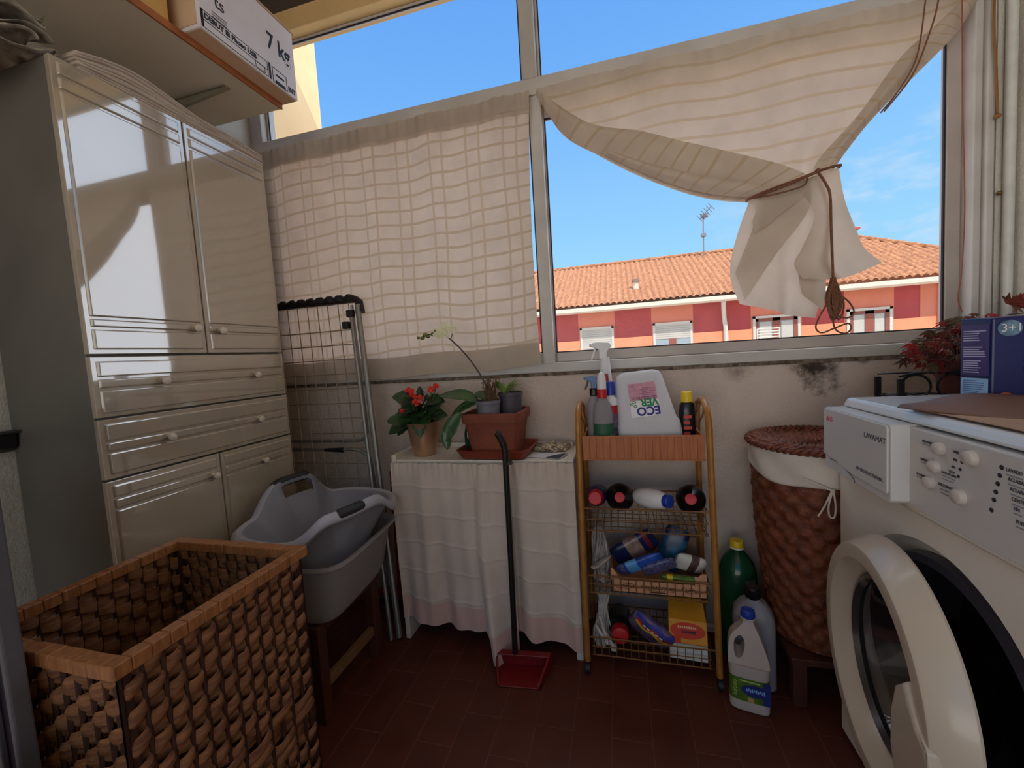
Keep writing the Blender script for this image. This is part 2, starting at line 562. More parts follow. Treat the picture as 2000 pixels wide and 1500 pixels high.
bl = thing('apartment_building', 'long red and salmon apartment building with tiled roof seen through the window', 'building', (2.5, 12, -6))
M_red = mat('red_render', rgb(176, 78, 78), 0.9, ns=3, c2=rgb(166, 70, 72))
M_sal = mat('salmon_render', rgb(208, 128, 106), 0.9, ns=3, c2=rgb(200, 120, 98))
M_tile = mat('roof_tiles', rgb(170, 116, 78), 0.85, ns=13, c2=rgb(118, 74, 48))
M_gut = mat('white_gutter', rgb(206, 196, 180), 0.6)
M_wh = mat('white_paint', rgb(204, 200, 190), 0.6)
M_shut = mat('shutter_white', rgb(188, 184, 176), 0.6)
M_brn = mat('brown_joinery', rgb(140, 80, 66), 0.6)
M_wglass = mat('dark_window_glass', rgb(150, 165, 175), 0.08, spec=0.8)
XL, XR = -6.0, 7.30
MB().box(XL, XR, 12.0, 18, -6, 2.1).build('wall', M_red, bl, smooth=0)
for (a, b_) in ((-1.10, -0.08), (0.90, 1.97), (3.36, 4.52), (5.44, 6.46), (6.98, 7.30), (-3.9, -2.9)):
    MB().box(a, b_, 11.985, 12.0, -1.0, 2.1).build('wall_panel', M_sal, bl, smooth=0)
for (a, b_) in ((XL, -1.98), (-1.80, -1.06), (-0.12, 0.93), (1.94, 3.40), (4.48, 5.48), (6.42, XR)):  # wall strips in brighter peach below a level line
    MB().box(a, b_, 11.978, 12.0, -1.0, 1.285).build('wall_lower', mat('peach_band', rgb(226, 144, 108), 0.9, ns=3), bl, smooth=0)
MB().box(-1.98, -1.80, 11.97, 12.0, -1.0, 2.1).build('wall_panel', mat('pale_render', rgb(232, 190, 176), 0.9), bl, smooth=0)
MB().box(7.302, 7.36, 11.95, 12.3, -1.0, 2.1).build('corner_strip', M_sal, bl, smooth=0)
# tiled roof: rows of barrel tiles as a corrugated sheet, front slope with its right hip
rf = MB()
ye, ze, yr, zr = 11.50, 2.20, 15.0, 3.93
xr0, xr1 = 7.02, 8.95


def roofpt(x, v):
    xe = xr1
    lim = lerp(xe, xr0, v)
    y = lerp(ye, yr, v)
    z = lerp(ze, zr, v) + 0.055 * abs(sin(pi * x / 0.16)) - 0.02 * ((v * 14) % 1.0)
    return (min(x, lim), y, z)


nx, nv = 1100, 56
rf.grid(lambda u, v: roofpt(lerp(XL, xr1, u), v), nx, nv)
rf.add([(xr1, ye, ze), (xr1, 19, ze), (xr0, yr, zr)], [(0, 1, 2)])
rf.add([(XL, yr, zr), (xr0, yr, zr), (xr1, 19, ze), (XL, 19, ze)], [(0, 1, 2, 3)])
rfo = rf.build('roof', M_tile, bl, smooth=50)
MB().tube([(XL, yr, zr + 0.02), (xr0, yr, zr + 0.02)], 0.07, 8).tube([(xr0, yr, zr + 0.02), (xr1, ye, ze + 0.02)], 0.07, 8).build('ridge_tiles', M_tile, rfo)
MB().prism([(11.42, 2.16), (11.42, 2.06), (11.50, 2.02), (11.58, 2.06), (11.58, 2.16)], XL, xr1 - 0.02, 'x').box(XL, xr1 - 0.1, 11.56, 12.0, 2.06, 2.10).build('gutter', M_gut, bl, smooth=0)
MB().tube(curve([(2.62, 11.5, 2.05), (2.66, 11.72, 1.9), (2.72, 11.93, 1.6), (2.75, 11.93, 1.1), (2.75, 11.93, -1)], 20), 0.055, 10).build('downpipe', M_wh, bl)


def win(x0, x1, z0, z1, shut=None, door=False):
    f = MB()
    t_ = 0.06
    f.box(x0, x0 + t_, 11.95, 12.0, z0, z1).box(x1 - t_, x1, 11.95, 12.0, z0, z1).box(x0, x1, 11.95, 12.0, z1 - t_, z1)
    fo = f.build('window', M_wh, bl, smooth=0)
    MB().box(x0 + t_, x1 - t_, 11.972, 11.984, z0, z1 - t_).build('pane', M_wglass, fo, smooth=0)
    if shut is not None:
        s = MB()
        k = shut
        while k < z1 - t_ - 0.001:
            s.box(x0 + t_, x1 - t_, 11.957, 11.972, k, min(k + 0.05, z1 - t_))
            k += 0.055
        s.build('shutter', M_shut, fo, smooth=0)
    if door or shut is not None:
        xm = (x0 + x1) / 2
        s = MB().box(xm - 0.09, xm + 0.09, 11.958, 11.976, z0, (shut or z1 - t_))
        if door:
            s.box(x0 + t_, x0 + t_ + 0.07, 11.958, 11.976, z0, z1 - t_).box(x1 - t_ - 0.09, x1 - t_, 11.958, 11.976, z0, z1 - t_).box(x0 + t_, x1 - t_, 11.958, 11.976, z1 - t_ - 0.08, z1 - t_)
            for (a, b_) in ((x0 + t_ + 0.07, xm - 0.09), (xm + 0.09, x1 - t_ - 0.09)):
                MB().box(a + 0.02, b_ - 0.02, 11.962, 11.971, z0, z1 - t_ - 0.1).build('net_curtain', M_shut, fo, smooth=0)
        s.build('casement', M_brn, fo, smooth=0)


win(-1.06, -0.12, -0.2, 1.64, 0.5)
win(0.93, 1.94, 0.2, 1.62, 1.18)
win(3.40, 4.48, -0.6, 1.60, None, True)
win(5.48, 6.42, -0.6, 1.60, None, True)
ra = MB()
for k in range(5):
    ra.tube([(3.42, 11.7, 0.98 + k * 0.07), (3.92, 11.7, 0.98 + k * 0.07)], 0.016, 6)
for x in (3.42, 3.92):
    ra.tube([(x, 11.7, -0.5), (x, 11.7, 1.27)], 0.02, 6)
ra.tube([(3.42, 11.7, -0.5), (3.42, 12.0, -0.5)], 0.02, 6)
ra.build('railing', M_wh, bl)
# flue on the front slope, chimney behind the ridge, aerial on the ridge
def roofz(y):
    return ze + (zr - ze) * (y - ye) / (yr - ye)
MB().lathe([(0.075, roofz(12.4) - 0.1), (0.07, roofz(12.4) + 0.22)], 12, (0.55, 12.4, 0)).lathe([(0.12, roofz(12.4) + 0.22), (0.10, roofz(12.4) + 0.30)], 12, (0.55, 12.4, 0), mi=1).build('flue', [M_gut, mat('flue_cap', rgb(120, 96, 84), 0.8)], rfo)
ch = MB().box(6.76, 7.14, 15.0, 15.4, 3.6, 4.14)
ch.box(6.70, 7.20, 14.93, 15.47, 4.14, 4.19, 1).hexa([(6.70, 14.93, 4.19), (7.20, 14.93, 4.19), (7.20, 15.47, 4.19), (6.70, 15.47, 4.19), (6.82, 15.1, 4.27), (7.1, 15.1, 4.27), (7.1, 15.3, 4.27), (6.82, 15.3, 4.27)], 1)
ch.build('chimney', [M_wh, M_red], bl, smooth=0)
an = MB()
ax, ay = 2.79, 14.7
an.tube([(ax, ay, 3.7), (ax + 0.02, ay, 5.15)], 0.022, 6)
an.tube([(ax - 0.1, ay, 4.98), (ax + 0.22, ay - 0.25, 5.28)], 0.014, 6)
for k in range(6):
    f = k / 5
    c = V((ax - 0.08 + 0.3 * f, ay - 0.24 * f, 5.0 + 0.27 * f))
    an.tube([c + V((-0.10, -0.05, 0.1)), c + V((0.10, 0.05, -0.1))], 0.009, 5)
an.box(ax - 0.06, ax + 0.08, ay - 0.06, ay + 0.06, 4.42, 4.52)
an.box(ax - 0.05, ax + 0.15, ay - 0.06, ay + 0.06, 5.02, 5.14)
tag(an.build('roof_aerial', mat('aerial_grey', rgb(120, 120, 128), 0.5, 0.5), loc=(ax, ay, 3.7)), 'thin television aerial mast on the tiled roof ridge', 'aerial')
# ---------------------------------------------------------------- wardrobe
M_lacq = mat('cream_lacquer', rgb(178, 163, 143), 0.07, ns=3, c2=rgb(173, 158, 138), coat=1.0, spec=1.0)
for n_ in M_lacq.node_tree.nodes:
    if n_.type == 'BSDF_PRINCIPLED':
        n_.inputs['Coat IOR'].default_value = 2.0
        n_.inputs['Coat Roughness'].default_value = 0.03
M_carc = mat('grey_carcass', rgb(114, 108, 98), 0.45, ns=4, c2=rgb(98, 93, 84))
M_groove = mat('groove_tone', rgb(170, 155, 138), 0.5)  # even groove tone, close to the lacquer colour
M_knob = mat('brass_knob', rgb(190, 170, 140), 0.3, 0.7)
M_knobw = mat('cream_knob', rgb(214, 200, 182), 0.25)
XF = -1.16
wd = thing('wardrobe', 'tall cream lacquered wardrobe with drawers in the left corner', 'wardrobe', (-1.32, 0.935, 0))
MB().box(-1.478, -1.181, 0.660, 1.209, 0.03, 1.715).build('carcass', M_carc, wd, smooth=0, bev=0.002)
MB().box(-1.46, -1.20, 0.675, 1.195, 0.0, 0.03).build('plinth', M_carc, wd, smooth=0)


def front(y0, y1, z0, z1, gz, name, knobs):
    """one lacquered front: a board with a bevelled field, split by fine horizontal grooves at gz"""
    m = MB()
    x0, x1, x2 = XF - 0.020, XF - 0.005, XF
    b = 0.010
    m.box(x0, x1, y0, y1, z0, z1)
    cuts = [z0 + b] + [g for q in gz for g in (q - 0.0022, q + 0.0022)] + [z1 - b]
    for k in range(0, len(cuts), 2):
        a, c = cuts[k], cuts[k + 1]
        e = 0.004
        m.hexa([(x1, y0 + b, a), (x1, y1 - b, a), (x1, y1 - b, c), (x1, y0 + b, c),
                (x2, y0 + b + e, a + e * 0.7), (x2, y1 - b - e, a + e * 0.7), (x2, y1 - b - e, c - e * 0.7), (x2, y0 + b + e, c - e * 0.7)])
    o = m.build(name, M_lacq, wd, smooth=0, bev=0.0015)
    for (ky, kz) in knobs:
        k = MB(frame((XF, ky, kz), (0, 1, 0), (0, 0, 1)))
        k.lathe([(0.009, 0), (0.009, 0.002), (0.0048, 0.004), (0.0045, 0.009)], 16)
        k.lathe([(0.0045, 0.009), (0.0092, 0.0115), (0.0108, 0.0155), (0.0092, 0.020), (0.005, 0.0225), (0.001, 0.023)], 18, mi=1)
        k.build('knob', [M_knob, M_knobw], o)
    return o


yl, yr_, ym = 0.658, 1.211, 0.938
front(yl, ym - 0.002, 1.062, 1.715, [1.122, 1.146, 1.644, 1.674], 'door', [(0.904, 1.131)])
front(ym + 0.002, yr_, 1.062, 1.715, [1.122, 1.146, 1.648, 1.678], 'door', [(0.978, 1.127)])
front(yl, yr_, 0.914, 1.056, [0.980, 1.006], 'drawer', [(0.802, 0.990), (1.084, 0.988)])
front(yl, yr_, 0.768, 0.909, [0.832, 0.857], 'drawer', [(0.800, 0.842), (1.079, 0.842)])
front(yl, ym - 0.002, 0.04, 0.763, [0.695, 0.722], 'door', [(0.907, 0.704)])
front(ym + 0.002, yr_, 0.04, 0.763, [0.695, 0.722], 'door', [(1.081, 0.703)])

# layered sheets lying on the wardrobe
M_paper = mat('yellowed_paper', rgb(206, 190, 172), 0.85, ns=18, c2=rgb(176, 156, 142), stretch=(1, 1, 9))
M_print = mat('dark_newsprint', rgb(92, 82, 66), 0.9, ns=26, c2=rgb(196, 186, 168))
sh = MB()


def hump(y):
    f = (y - 0.60) / 0.62
    return 0.030 + 0.036 * math.exp(-((f - 0.22) / 0.22) ** 2) + 0.026 * (1 - f) * f * 2


for k in range(9):
    f0 = k / 9
    x1 = -1.168 + 0.006 * rnd.uniform(-1, 1)
    sh.grid(lambda u, v, f0=f0, x1=x1: (lerp(-1.46, x1 - 0.010 * abs(u - 0.5) * 0.3, v), lerp(0.712 + 0.004 * sin(k * 2.3), 1.214, u),
                                         1.717 + hump(lerp(0.60, 1.22, u)) * (f0 + 0.10) * (1 - 0.12 * v) + 0.0008 * sin(u * 15 + k)), 26, 6)
sh.build('paper_layer', M_paper, None, solid=0.005)
o = bpy.data.objects['paper_layer']
o.name = 'paper_stack'
tag(o, 'stack of yellowed paper sheets along the top of the wardrobe', 'paper')
nw = MB()
for k in range(5):
    z = 1.722 + 0.018 * k
    def fold(u, v, k=k, z=z):
        a = u * 2 * pi
        return (lerp(-1.47, -1.185 + 0.01 * sin(k * 3), v), 0.572 + 0.062 * (1 - cos(a * 0.5)) * 0.9 + 0.008 * sin(9 * v + k * 2) - 0.018 * (k % 2),
                z - 0.055 * max(0, 0.5 - u) * (1.4 if k < 2 else 0.5) + 0.011 * sin(a * 1.3 + k + v * 7) + 0.010 * u)
    nw.grid(fold, 14, 20)
tag(nw.build('folded_newspaper', M_print, loc=(-1.33, 0.6, 1.72), solid=0.002), 'crumpled folded newspaper hanging over the near end of the wardrobe top', 'newspaper')

# ---------------------------------------------------------------- shelf and what stands on it
M_shelf = mat('shelf_board', rgb(214, 204, 182), 0.5, ns=4, c2=rgb(204, 193, 170))
M_edge = mat('brown_edge', rgb(176, 104, 54), 0.6, ns=22, c2=rgb(146, 80, 40))
wsf = thing('wall_shelf', 'pale wall shelf board with brown front edge above the wardrobe', 'shelf', (-1.3, 0.4, 1.92))
MB().box(-1.478, -1.122, -0.5, 1.272, 1.920, 1.938).build('board', M_shelf, wsf, smooth=0)
MB().box(-1.122, -1.116, -0.5, 1.274, 1.919, 1.939).build('edge_band', M_edge, wsf, smooth=0)
MB().prism([(-1.478, 1.918), (-1.186, 1.918), (-1.182, 1.9165), (-1.205, 1.908), (-1.478, 1.884)], 1.111, 1.122, 'y').box(-1.476, -1.182, 1.105, 1.128, 1.9165, 1.920).ball((-1.186, 1.1165, 1.915), 0.004, 6).build('bracket', mat('grey_bracket', rgb(150, 142, 120), 0.5, 0.2), wsf, smooth=0)

M_box = mat('white_carton', rgb(226, 220, 222), 0.7, ns=6, c2=rgb(216, 208, 208))
M_kraft = mat('kraft_board', rgb(212, 180, 146), 0.8, ns=9, c2=rgb(202, 168, 132))
M_ink = mat('black_ink', rgb(34, 36, 52), 0.7)
M_ink2 = mat('faded_ink', rgb(140, 132, 136), 0.7)
bx = thing('cardboard_box', 'white carton printed 7 kg overhanging the edge of the wall shelf', 'box', (-1.25, 1.11, 1.94))
BX, B0, B1, BZ0, BZ1 = -1.058, 0.935, 1.285, 1.940, 2.165
MB().box(-1.44, BX, B0, B1, BZ0, BZ1).build('carton', [M_box], bx, smooth=0, bev=0.003)
MB().box(-1.45, BX - 0.01, B0 - 0.0015, B0 - 0.0005, BZ0 + 0.01, BZ1 - 0.01).box(-1.43, BX - 0.004, B0 + 0.004, B1 - 0.004, BZ0 - 0.0012, BZ0 - 0.0002).build('kraft_side', M_kraft, bx, smooth=0)
MB().box(-1.15, BX + 0.004, B1 - 0.33, B1 + 0.006, BZ1 + 0.0005, BZ1 + 0.003).build('flap', M_kraft, bx, smooth=0)
lt = MB()
FX = BX + 0.0006
F = lambda y, z: frame((FX, y, z), (0, 1, 0), (0, 0, 1))
text(lt, '7 kg', 0.072, F(1.166, 2.046), sx=0.80, bold=0.0014)
text(lt, 'DEBUT III Phono USB', 0.0200, F(0.950, 1.9735), sx=0.93, bold=0.0006)
text(lt, 'INT', 0.024, F(1.243, 1.951), sx=0.80, bold=0.0006)
text(lt, 'ts', 0.05, F(0.985, 2.03), sx=0.9)
def rect(y0, y1, z0, z1, w=0.0016):
    for (a, b, c, d) in ((y0, y1, z0, z0 + w), (y0, y1, z1 - w, z1), (y0, y0 + w, z0, z1), (y1 - w, y1, z0, z1)):
        lt.box(FX - 0.0003, FX + 0.0004, a, b, c, d)
rect(0.940, 1.160, 1.946, 1.993)
lt.box(FX - 0.0003, FX + 0.0004, 0.940, 0.947, 1.946, 1.993)
lt.box(FX - 0.0003, FX + 0.0004, 0.947, 1.160, 1.9665, 1.968)
rect(1.112, 1.148, 1.950, 1.967, 0.0014)
lt.box(FX - 0.0003, FX + 0.0004, 1.164, 1.172, 1.946, 1.996)
rect(1.178, 1.238, 1.944, 1.992, 0.002)
lt.box(FX - 0.0003, FX + 0.0004, 1.192, 1.226, 1.970, 1.976)
lt.box(FX - 0.0003, FX + 0.0004, 1.188, 1.230, 1.947, 1.955)
lt.build('lettering', M_ink, bx, smooth=0)
l2 = MB()
for k in range(3):
    l2.box(FX - 0.0003, FX + 0.0004, 0.975, 1.02, 2.008 - k * 0.007, 2.011 - k * 0.007)
l2.build('small_print', M_ink2, bx, smooth=0)
bk2 = thing('cardboard_box', 'plain tan carton on the wall shelf beside the white printed carton', 'box', (-1.27, 0.75, 1.94))
MB().box(-1.46, -1.125, 0.52, 0.905, 1.9385, 2.14).build('carton', mat('tan_carton', rgb(216, 172, 100), 0.8, ns=6, c2=rgb(204, 158, 88)), bk2, smooth=0, bev=0.003)
MB().box(-1.42, -1.1245, 0.70, 0.735, 1.95, 2.139).build('tape', M_kraft, bk2, smooth=0)

# ---------------------------------------------------------------- wicker hamper in front
M_wick = mat('wicker_strand', rgb(168, 112, 68), 0.34, ns=16, c2=rgb(112, 68, 40), stretch=(1, 1, 8), bump=0.5, bs=140)
M_wick2 = mat('wicker_stake', rgb(72, 40, 26), 0.55, ns=24, c2=rgb(52, 28, 18))
M_rim = mat('hamper_rim', rgb(170, 112, 66), 0.45, ns=30, c2=rgb(136, 84, 46), stretch=(4, 4, 1))
hx0, hx1, hy0, hy1, hz = -1.078, -0.700, 0.374, 0.742, 0.600
hp = thing('wicker_hamper', 'open square woven wicker hamper in the left foreground', 'hamper', ((hx0 + hx1) / 2, (hy0 + hy1) / 2, 0))


def weave(a, b, nrm, rows, nst, seed, h=0.0155):
    """flat strands woven round upright stakes along the wall from a to b; nrm = outward"""
    a, b, nrm = V(a), V(b), V(nrm)
    d = b - a
    L = d.length
    d.normalize()
    r = random.Random(seed)
    m = MB()
    for k in range(rows):
        z = 0.012 + (k + 0.5) * (hz - 0.03) / rows
        hh = (hz - 0.03) / rows * r.uniform(0.60, 0.68)
        # a few rows in the middle carry broad strips that skip two stakes
        wide = 8 <= k % 19 <= 12
        per = 2 if wide else 1
        ph = (k // (1 if not wide else 2)) % 2
        N = nst * 4
        rings = []
        tw = r.uniform(-0.08, 0.08)
        for i in range(N + 1):
            s = i / N
            q = sin(pi * (s * nst / per + ph))
            off = 0.0072 * math.copysign(abs(q) ** 0.7, q)
            c = a + d * (L * s) + nrm * off + V((0, 0, z + -0.0040 * cos(pi * (s * nst / per + ph)) + 0.0012 * r.uniform(-1, 1)))
            e = nrm * 0.0024
            tz = V((0, 0, hh))
            sl = nrm * (hh * (0.10 * q + tw))
            rings.append([c - tz - sl - e, c - tz * 0.5 + e * 0.9 - sl, c + tz * 0.5 + e * 0.9 + sl, c + tz + sl - e, c - e * 1.6])
        m.loft(rings)
    return m


def stakes(a, b, nst):
    a, b = V(a), V(b)
    m = MB()
    for i in range(nst + 1):
        c = a + (b - a) * ((i) / nst)
        m.tube([c + V((0, 0, 0.005)), c + V((0, 0, hz - 0.012))], 0.0042, 6)
    return m


e = 0.013
sides = [((hx1 - e, hy0 + e, 0), (hx1 - e, hy1 - e, 0), (1, 0, 0)), ((hx0 + e, hy0 + e, 0), (hx1 - e, hy0 + e, 0), (0, -1, 0)),
         ((hx0 + e, hy0 + e, 0), (hx0 + e, hy1 - e, 0), (-1, 0, 0)), ((hx0 + e, hy1 - e, 0), (hx1 - e, hy1 - e, 0), (0, 1, 0))]
for k, (a, b, n_) in enumerate(sides):
    so_ = weave(a, b, n_, 26, 12, 5 + k).build('woven_side', M_wick, hp, smooth=60)
    stakes(a, b, 12).build('stakes', M_wick2, so_)
for (x, y) in ((hx0 + e, hy0 + e), (hx1 - e, hy0 + e), (hx0 + e, hy1 - e), (hx1 - e, hy1 - e)):
    MB().box(x - 0.009 + (0.006 if x < -0.9 else -0.006), x + 0.009 + (0.006 if x < -0.9 else -0.006), y - 0.009 + (0.006 if y < 0.55 else -0.006), y + 0.009 + (0.006 if y < 0.55 else -0.006), 0, hz - 0.02).build('corner_post', M_wick2, hp, smooth=0, bev=0.004)
MB().box(hx0 + 0.02, hx1 - 0.02, hy0 + 0.02, hy1 - 0.02, 0.01, 0.022).build('bottom', M_wick2, hp, smooth=0)
w_ = 0.024


def rimbar(x0, x1, y0, y1):
    m = MB()
    along_x = (x1 - x0) > (y1 - y0)
    L = (x1 - x0) if along_x else (y1 - y0)
    n = int(L / 0.026)
    for k in range(n):
        f0, f1 = k / n, (k + 1) / n
        j = rnd.uniform(-0.0003, 0.0003)
        g = 0.0003
        if along_x:
            m.box(lerp(x0, x1, f0) + g, lerp(x0, x1, f1) - g, y0 + j, y1 + j, hz - 0.022 + j, hz + j)
        else:
            m.box(x0 + j, x1 + j, lerp(y0, y1, f0) + g, lerp(y0, y1, f1) - g, hz - 0.022 + j, hz + j)
    return m.build('rim', M_rim, hp, smooth=0, bev=0.0015, seg=1)


rimbar(hx0, hx1, hy0, hy0 + w_)
rimbar(hx0, hx1, hy1 - w_, hy1)
rimbar(hx0, hx0 + w_, hy0 + w_, hy1 - w_)
rimbar(hx1 - w_, hx1, hy0 + w_, hy1 - w_)

# framed dark panel and cloth sack at the left edge
fp = thing('leaning_panel', 'dark panel with a pale frame standing at the left edge before the hamper', 'panel', (-1.02, 0.345, 0))
MB().box(-1.20, -0.860, 0.348, 0.356, 0.005, 0.90).build('panel', mat('navy_board', rgb(34, 26, 38), 0.5, ns=5), fp, smooth=0)
pf = MB().box(-0.860, -0.850, 0.338, 0.360, 0, 0.92).box(-1.215, -1.20, 0.338, 0.360, 0, 0.92).box(-1.20, -0.860, 0.338, 0.360, 0.90, 0.92)
pf.build('frame', mat('pale_frame', rgb(98, 94, 98), 0.5), fp, smooth=0, bev=0.003)
MB().box(-0.915, -0.895, 0.340, 0.348, 0.005, 0.90).build('batten', mat('pale_batten', rgb(100, 94, 92), 0.6), fp, smooth=0, bev=0.002)
sk = MB()
sk.lathe([(0.02, 0.0), (0.10, 0.004), (0.115, 0.08), (0.105, 0.25), (0.095, 0.40), (0.07, 0.475), (0.035, 0.505), (0.002, 0.512)], 36, (-0.80, 0.245, 0), 1.0, 0.7)
sk.v = [p + V((0.006 * sin(p.z * 40 + p.y * 50), 0.006 * sin(p.x * 70), 0.004 * sin(p.x * 90))) for p in sk.v]
tag(sk.build('laundry_sack', mat('blue_grey_cloth', rgb(82, 92, 122), 0.9, ns=30), loc=(-0.80, 0.245, 0)), 'blue-grey cloth sack at the bottom left corner', 'sack')
bk = thing('wall_tray', 'small black tray fixed to the left wall beside the wardrobe', 'tray', (-1.46, 0.6, 0.85))
MB().prism([(-1.478, 0.838), (-1.452, 0.850), (-1.446, 0.885), (-1.478, 0.885)], 0.50, 0.655, 'y').build('tray', mat('black_plastic', rgb(30, 28, 30), 0.4), bk, smooth=0, bev=0.003)
MB().box(-1.478, -1.440, 0.497, 0.662, 0.885, 0.892).build('rim', mat('dark_grey_plastic', rgb(62, 60, 60), 0.4), bk, smooth=0, bev=0.002)

# ---------------------------------------------------------------- stool, white tub, grey basket
M_dwood = mat('dark_stool_wood', rgb(84, 46, 32), 0.55, ns=18, c2=rgb(60, 30, 22), stretch=(1, 1, 0.2))
st = thing('wooden_stool', 'low dark wooden stool under the plastic laundry tubs', 'stool', (-0.95, 1.05, 0))
MB().box(-1.10, -0.83, 0.885, 1.185, 0.262, 0.286).build('seat', M_dwood, st, smooth=0, bev=0.004)
for (x, y) in ((-1.08, 0.905), (-0.85, 0.905), (-1.08, 1.16), (-0.85, 1.16)):
    MB().box(x - 0.017, x + 0.017, y - 0.017, y + 0.017, 0, 0.262).build('leg', M_dwood, st, smooth=0, bev=0.003)
for x in (-1.08, -0.85):
    MB().box(x - 0.009, x + 0.009, 0.922, 1.143, 0.085, 0.115).build('stretcher', mat('worn_wood', rgb(128, 92, 62), 0.6, ns=20), st, smooth=0, bev=0.002)
MB().box(-1.063, -0.867, 1.150, 1.170, 0.20, 0.235).build('stretcher', M_dwood, st, smooth=0, bev=0.002)


def rring(c, ang, hl, hw, z, n=48, p=4.0, zf=None):
    """rounded-rectangle ring"""
    out = []
    ca, sa = cos(ang), sin(ang)
    for k in range(n):
        a = 2 * pi * k / n
        x = math.copysign(abs(cos(a)) ** (2 / p), cos(a)) * hl
        y = math.copysign(abs(sin(a)) ** (2 / p), sin(a)) * hw
        dz = zf(a) if zf else 0
        out.append((c[0] + x * ca - y * sa, c[1] + x * sa + y * ca, z + dz))
    return out


M_tubw = trans_mat('milky_plastic', rgb(190, 184, 182), fac=0.4, rough_noise=0.02, seethrough=0.18)
tw_ = thing('plastic_tub', 'translucent white rectangular plastic tub on the dark stool', 'tub', (-0.93, 1.03, 0.287))
ct, at_ = (-0.935, 1.045), math.radians(95)
prof = [(0.140, 0.112, 0.288), (0.155, 0.127, 0.292), (0.166, 0.142, 0.32), (0.186, 0.172, 0.462), (0.188, 0.176, 0.468), (0.198, 0.186, 0.470), (0.199, 0.187, 0.461)]
inn = [(0.196, 0.184, 0.461), (0.190, 0.178, 0.462), (0.182, 0.168, 0.458), (0.162, 0.138, 0.32), (0.152, 0.124, 0.297), (0.136, 0.108, 0.2925)]
MB().loft([rring(ct, at_, a, b, z, 56, 6) for a, b, z in prof + inn]).build('tub', M_tubw, tw_, smooth=40)

M_grey = mat('grey_plastic', rgb(140, 139, 148), 0.42, ns=4, c2=rgb(132, 131, 140))
M_greyl = mat('light_grey_rim', rgb(176, 174, 182), 0.4, ns=4)
M_grip = mat('dark_grip', rgb(40, 40, 44), 0.45)
gb = thing('laundry_basket', 'grey plastic laundry basket with dark grip handles set in the white tub', 'basket', (-0.91, 1.04, 0.31))
cg, ag = (-0.912, 1.040), math.radians(84)


def hump2(a, H, w=0.55):
    """raised handle bump in the middle of each long side"""
    far = sin(a) > 0
    s = abs(cos(a) - (0.20 if far else -0.24))
    f = max(0.0, min(1.0, ((0.58 if far else 0.70) - s) / 0.42))
    return H * (1.0 if sin(a) > 0 else 0.62) * f * f * (3 - 2 * f)


NR = 96
rings = []
Z0, Z1 = 0.312, 0.540
rb_ = [(0.105, 0.075, Z0), (0.118, 0.086, Z0 + 0.004), (0.126, 0.094, 0.35), (0.148, 0.113, 0.45), (0.192, 0.152, 0.522), (0.203, 0.166, 0.54)]
for (a, b, z) in rb_:
    f = (z - Z0) / (Z1 - Z0)
    rings.append(rring(cg, ag, a, b, z, NR, 2.6, lambda q, f=f: hump2(q, 0.082) * f ** 3))
rings.append(rring(cg, ag, 0.208, 0.172, 0.550, NR, 2.6, lambda q: hump2(q, 0.086)))
rings.append(rring(cg, ag, 0.218, 0.182, 0.5535, NR, 2.6, lambda q: hump2(q, 0.086)))
rings.append(rring(cg, ag, 0.2265, 0.1905, 0.547, NR, 2.6, lambda q: hump2(q, 0.086)))
rings.append(rring(cg, ag, 0.229, 0.193, 0.536, NR, 2.6, lambda q: hump2(q, 0.086)))
rings.append(rring(cg, ag, 0.225, 0.189, 0.527, NR, 2.6, lambda q: hump2(q, 0.086)))
gm = MB()
gm.loft(rings, caps=False)
nf = len(gm.f)
# leave the grip holes open under each handle bump
keep, km = [], []
for fi, fc in enumerate(gm.f):
    j = fi % NR
    row = fi // NR
    a = 2 * pi * (j + 0.5) / NR
    if row == 4 and abs(cos(a) - (0.20 if sin(a) > 0 else -0.24)) < (0.22 if sin(a) > 0 else 0.17):
        continue
    keep.append(fc)
    km.append(1 if row >= 6 else 0)
gm.f, gm.m = keep, km
gm.f.append(tuple(reversed(range(NR))))
gm.m.append(0)
gm.build('basket', [M_grey, M_greyl], gb, smooth=45, solid=-0.0035)
for sgn in (1, -1):
    pts = []
    for k in range(13):
        a = sgn * (math.acos(0.20 if sgn > 0 else -0.24) - (0.225 if sgn > 0 else 0.18) * (1 - k / 6))
        q = rring(cg, ag, 0.2135, 0.1775, 0.540, 1, 2.6)
        ca, sa = cos(ag), sin(ag)
        x = math.copysign(abs(cos(a)) ** (2 / 2.6), cos(a)) * 0.2185
        y = math.copysign(abs(sin(a)) ** (2 / 2.6), sin(a)) * 0.1825
        pts.append((cg[0] + x * ca - y * sa, cg[1] + x * sa + y * ca, 0.5445 + hump2(a, 0.086)))
    MB().tube(pts, [0.013] + [0.0158] * 11 + [0.013], 14).build('grip', M_grip, gb)

# ---------------------------------------------------------------- drying rack leaning flat against the parapet
M_chr = mat('rack_tube', rgb(150, 146, 140), 0.36, 0.7)
M_wire = mat('rack_wire', rgb(166, 146, 120), 0.4, 0.4)
M_blk = mat('black_cap', rgb(32, 24, 26), 0.5)
rk = thing('drying_rack', 'folded metal clothes drying rack leaning behind the wardrobe', 'drying rack', (-1.15, 1.38, 0))
RT, RB = V((0, 1.462, 1.255)), V((0, 1.25, 0.02))     # top line and foot line of the leaning plane


def rp(x, z, o=0.0):
    f = (1.255 - z) / 1.235
    return V((x + 0.175 * f, lerp(1.432, 1.255, f) - o, z))


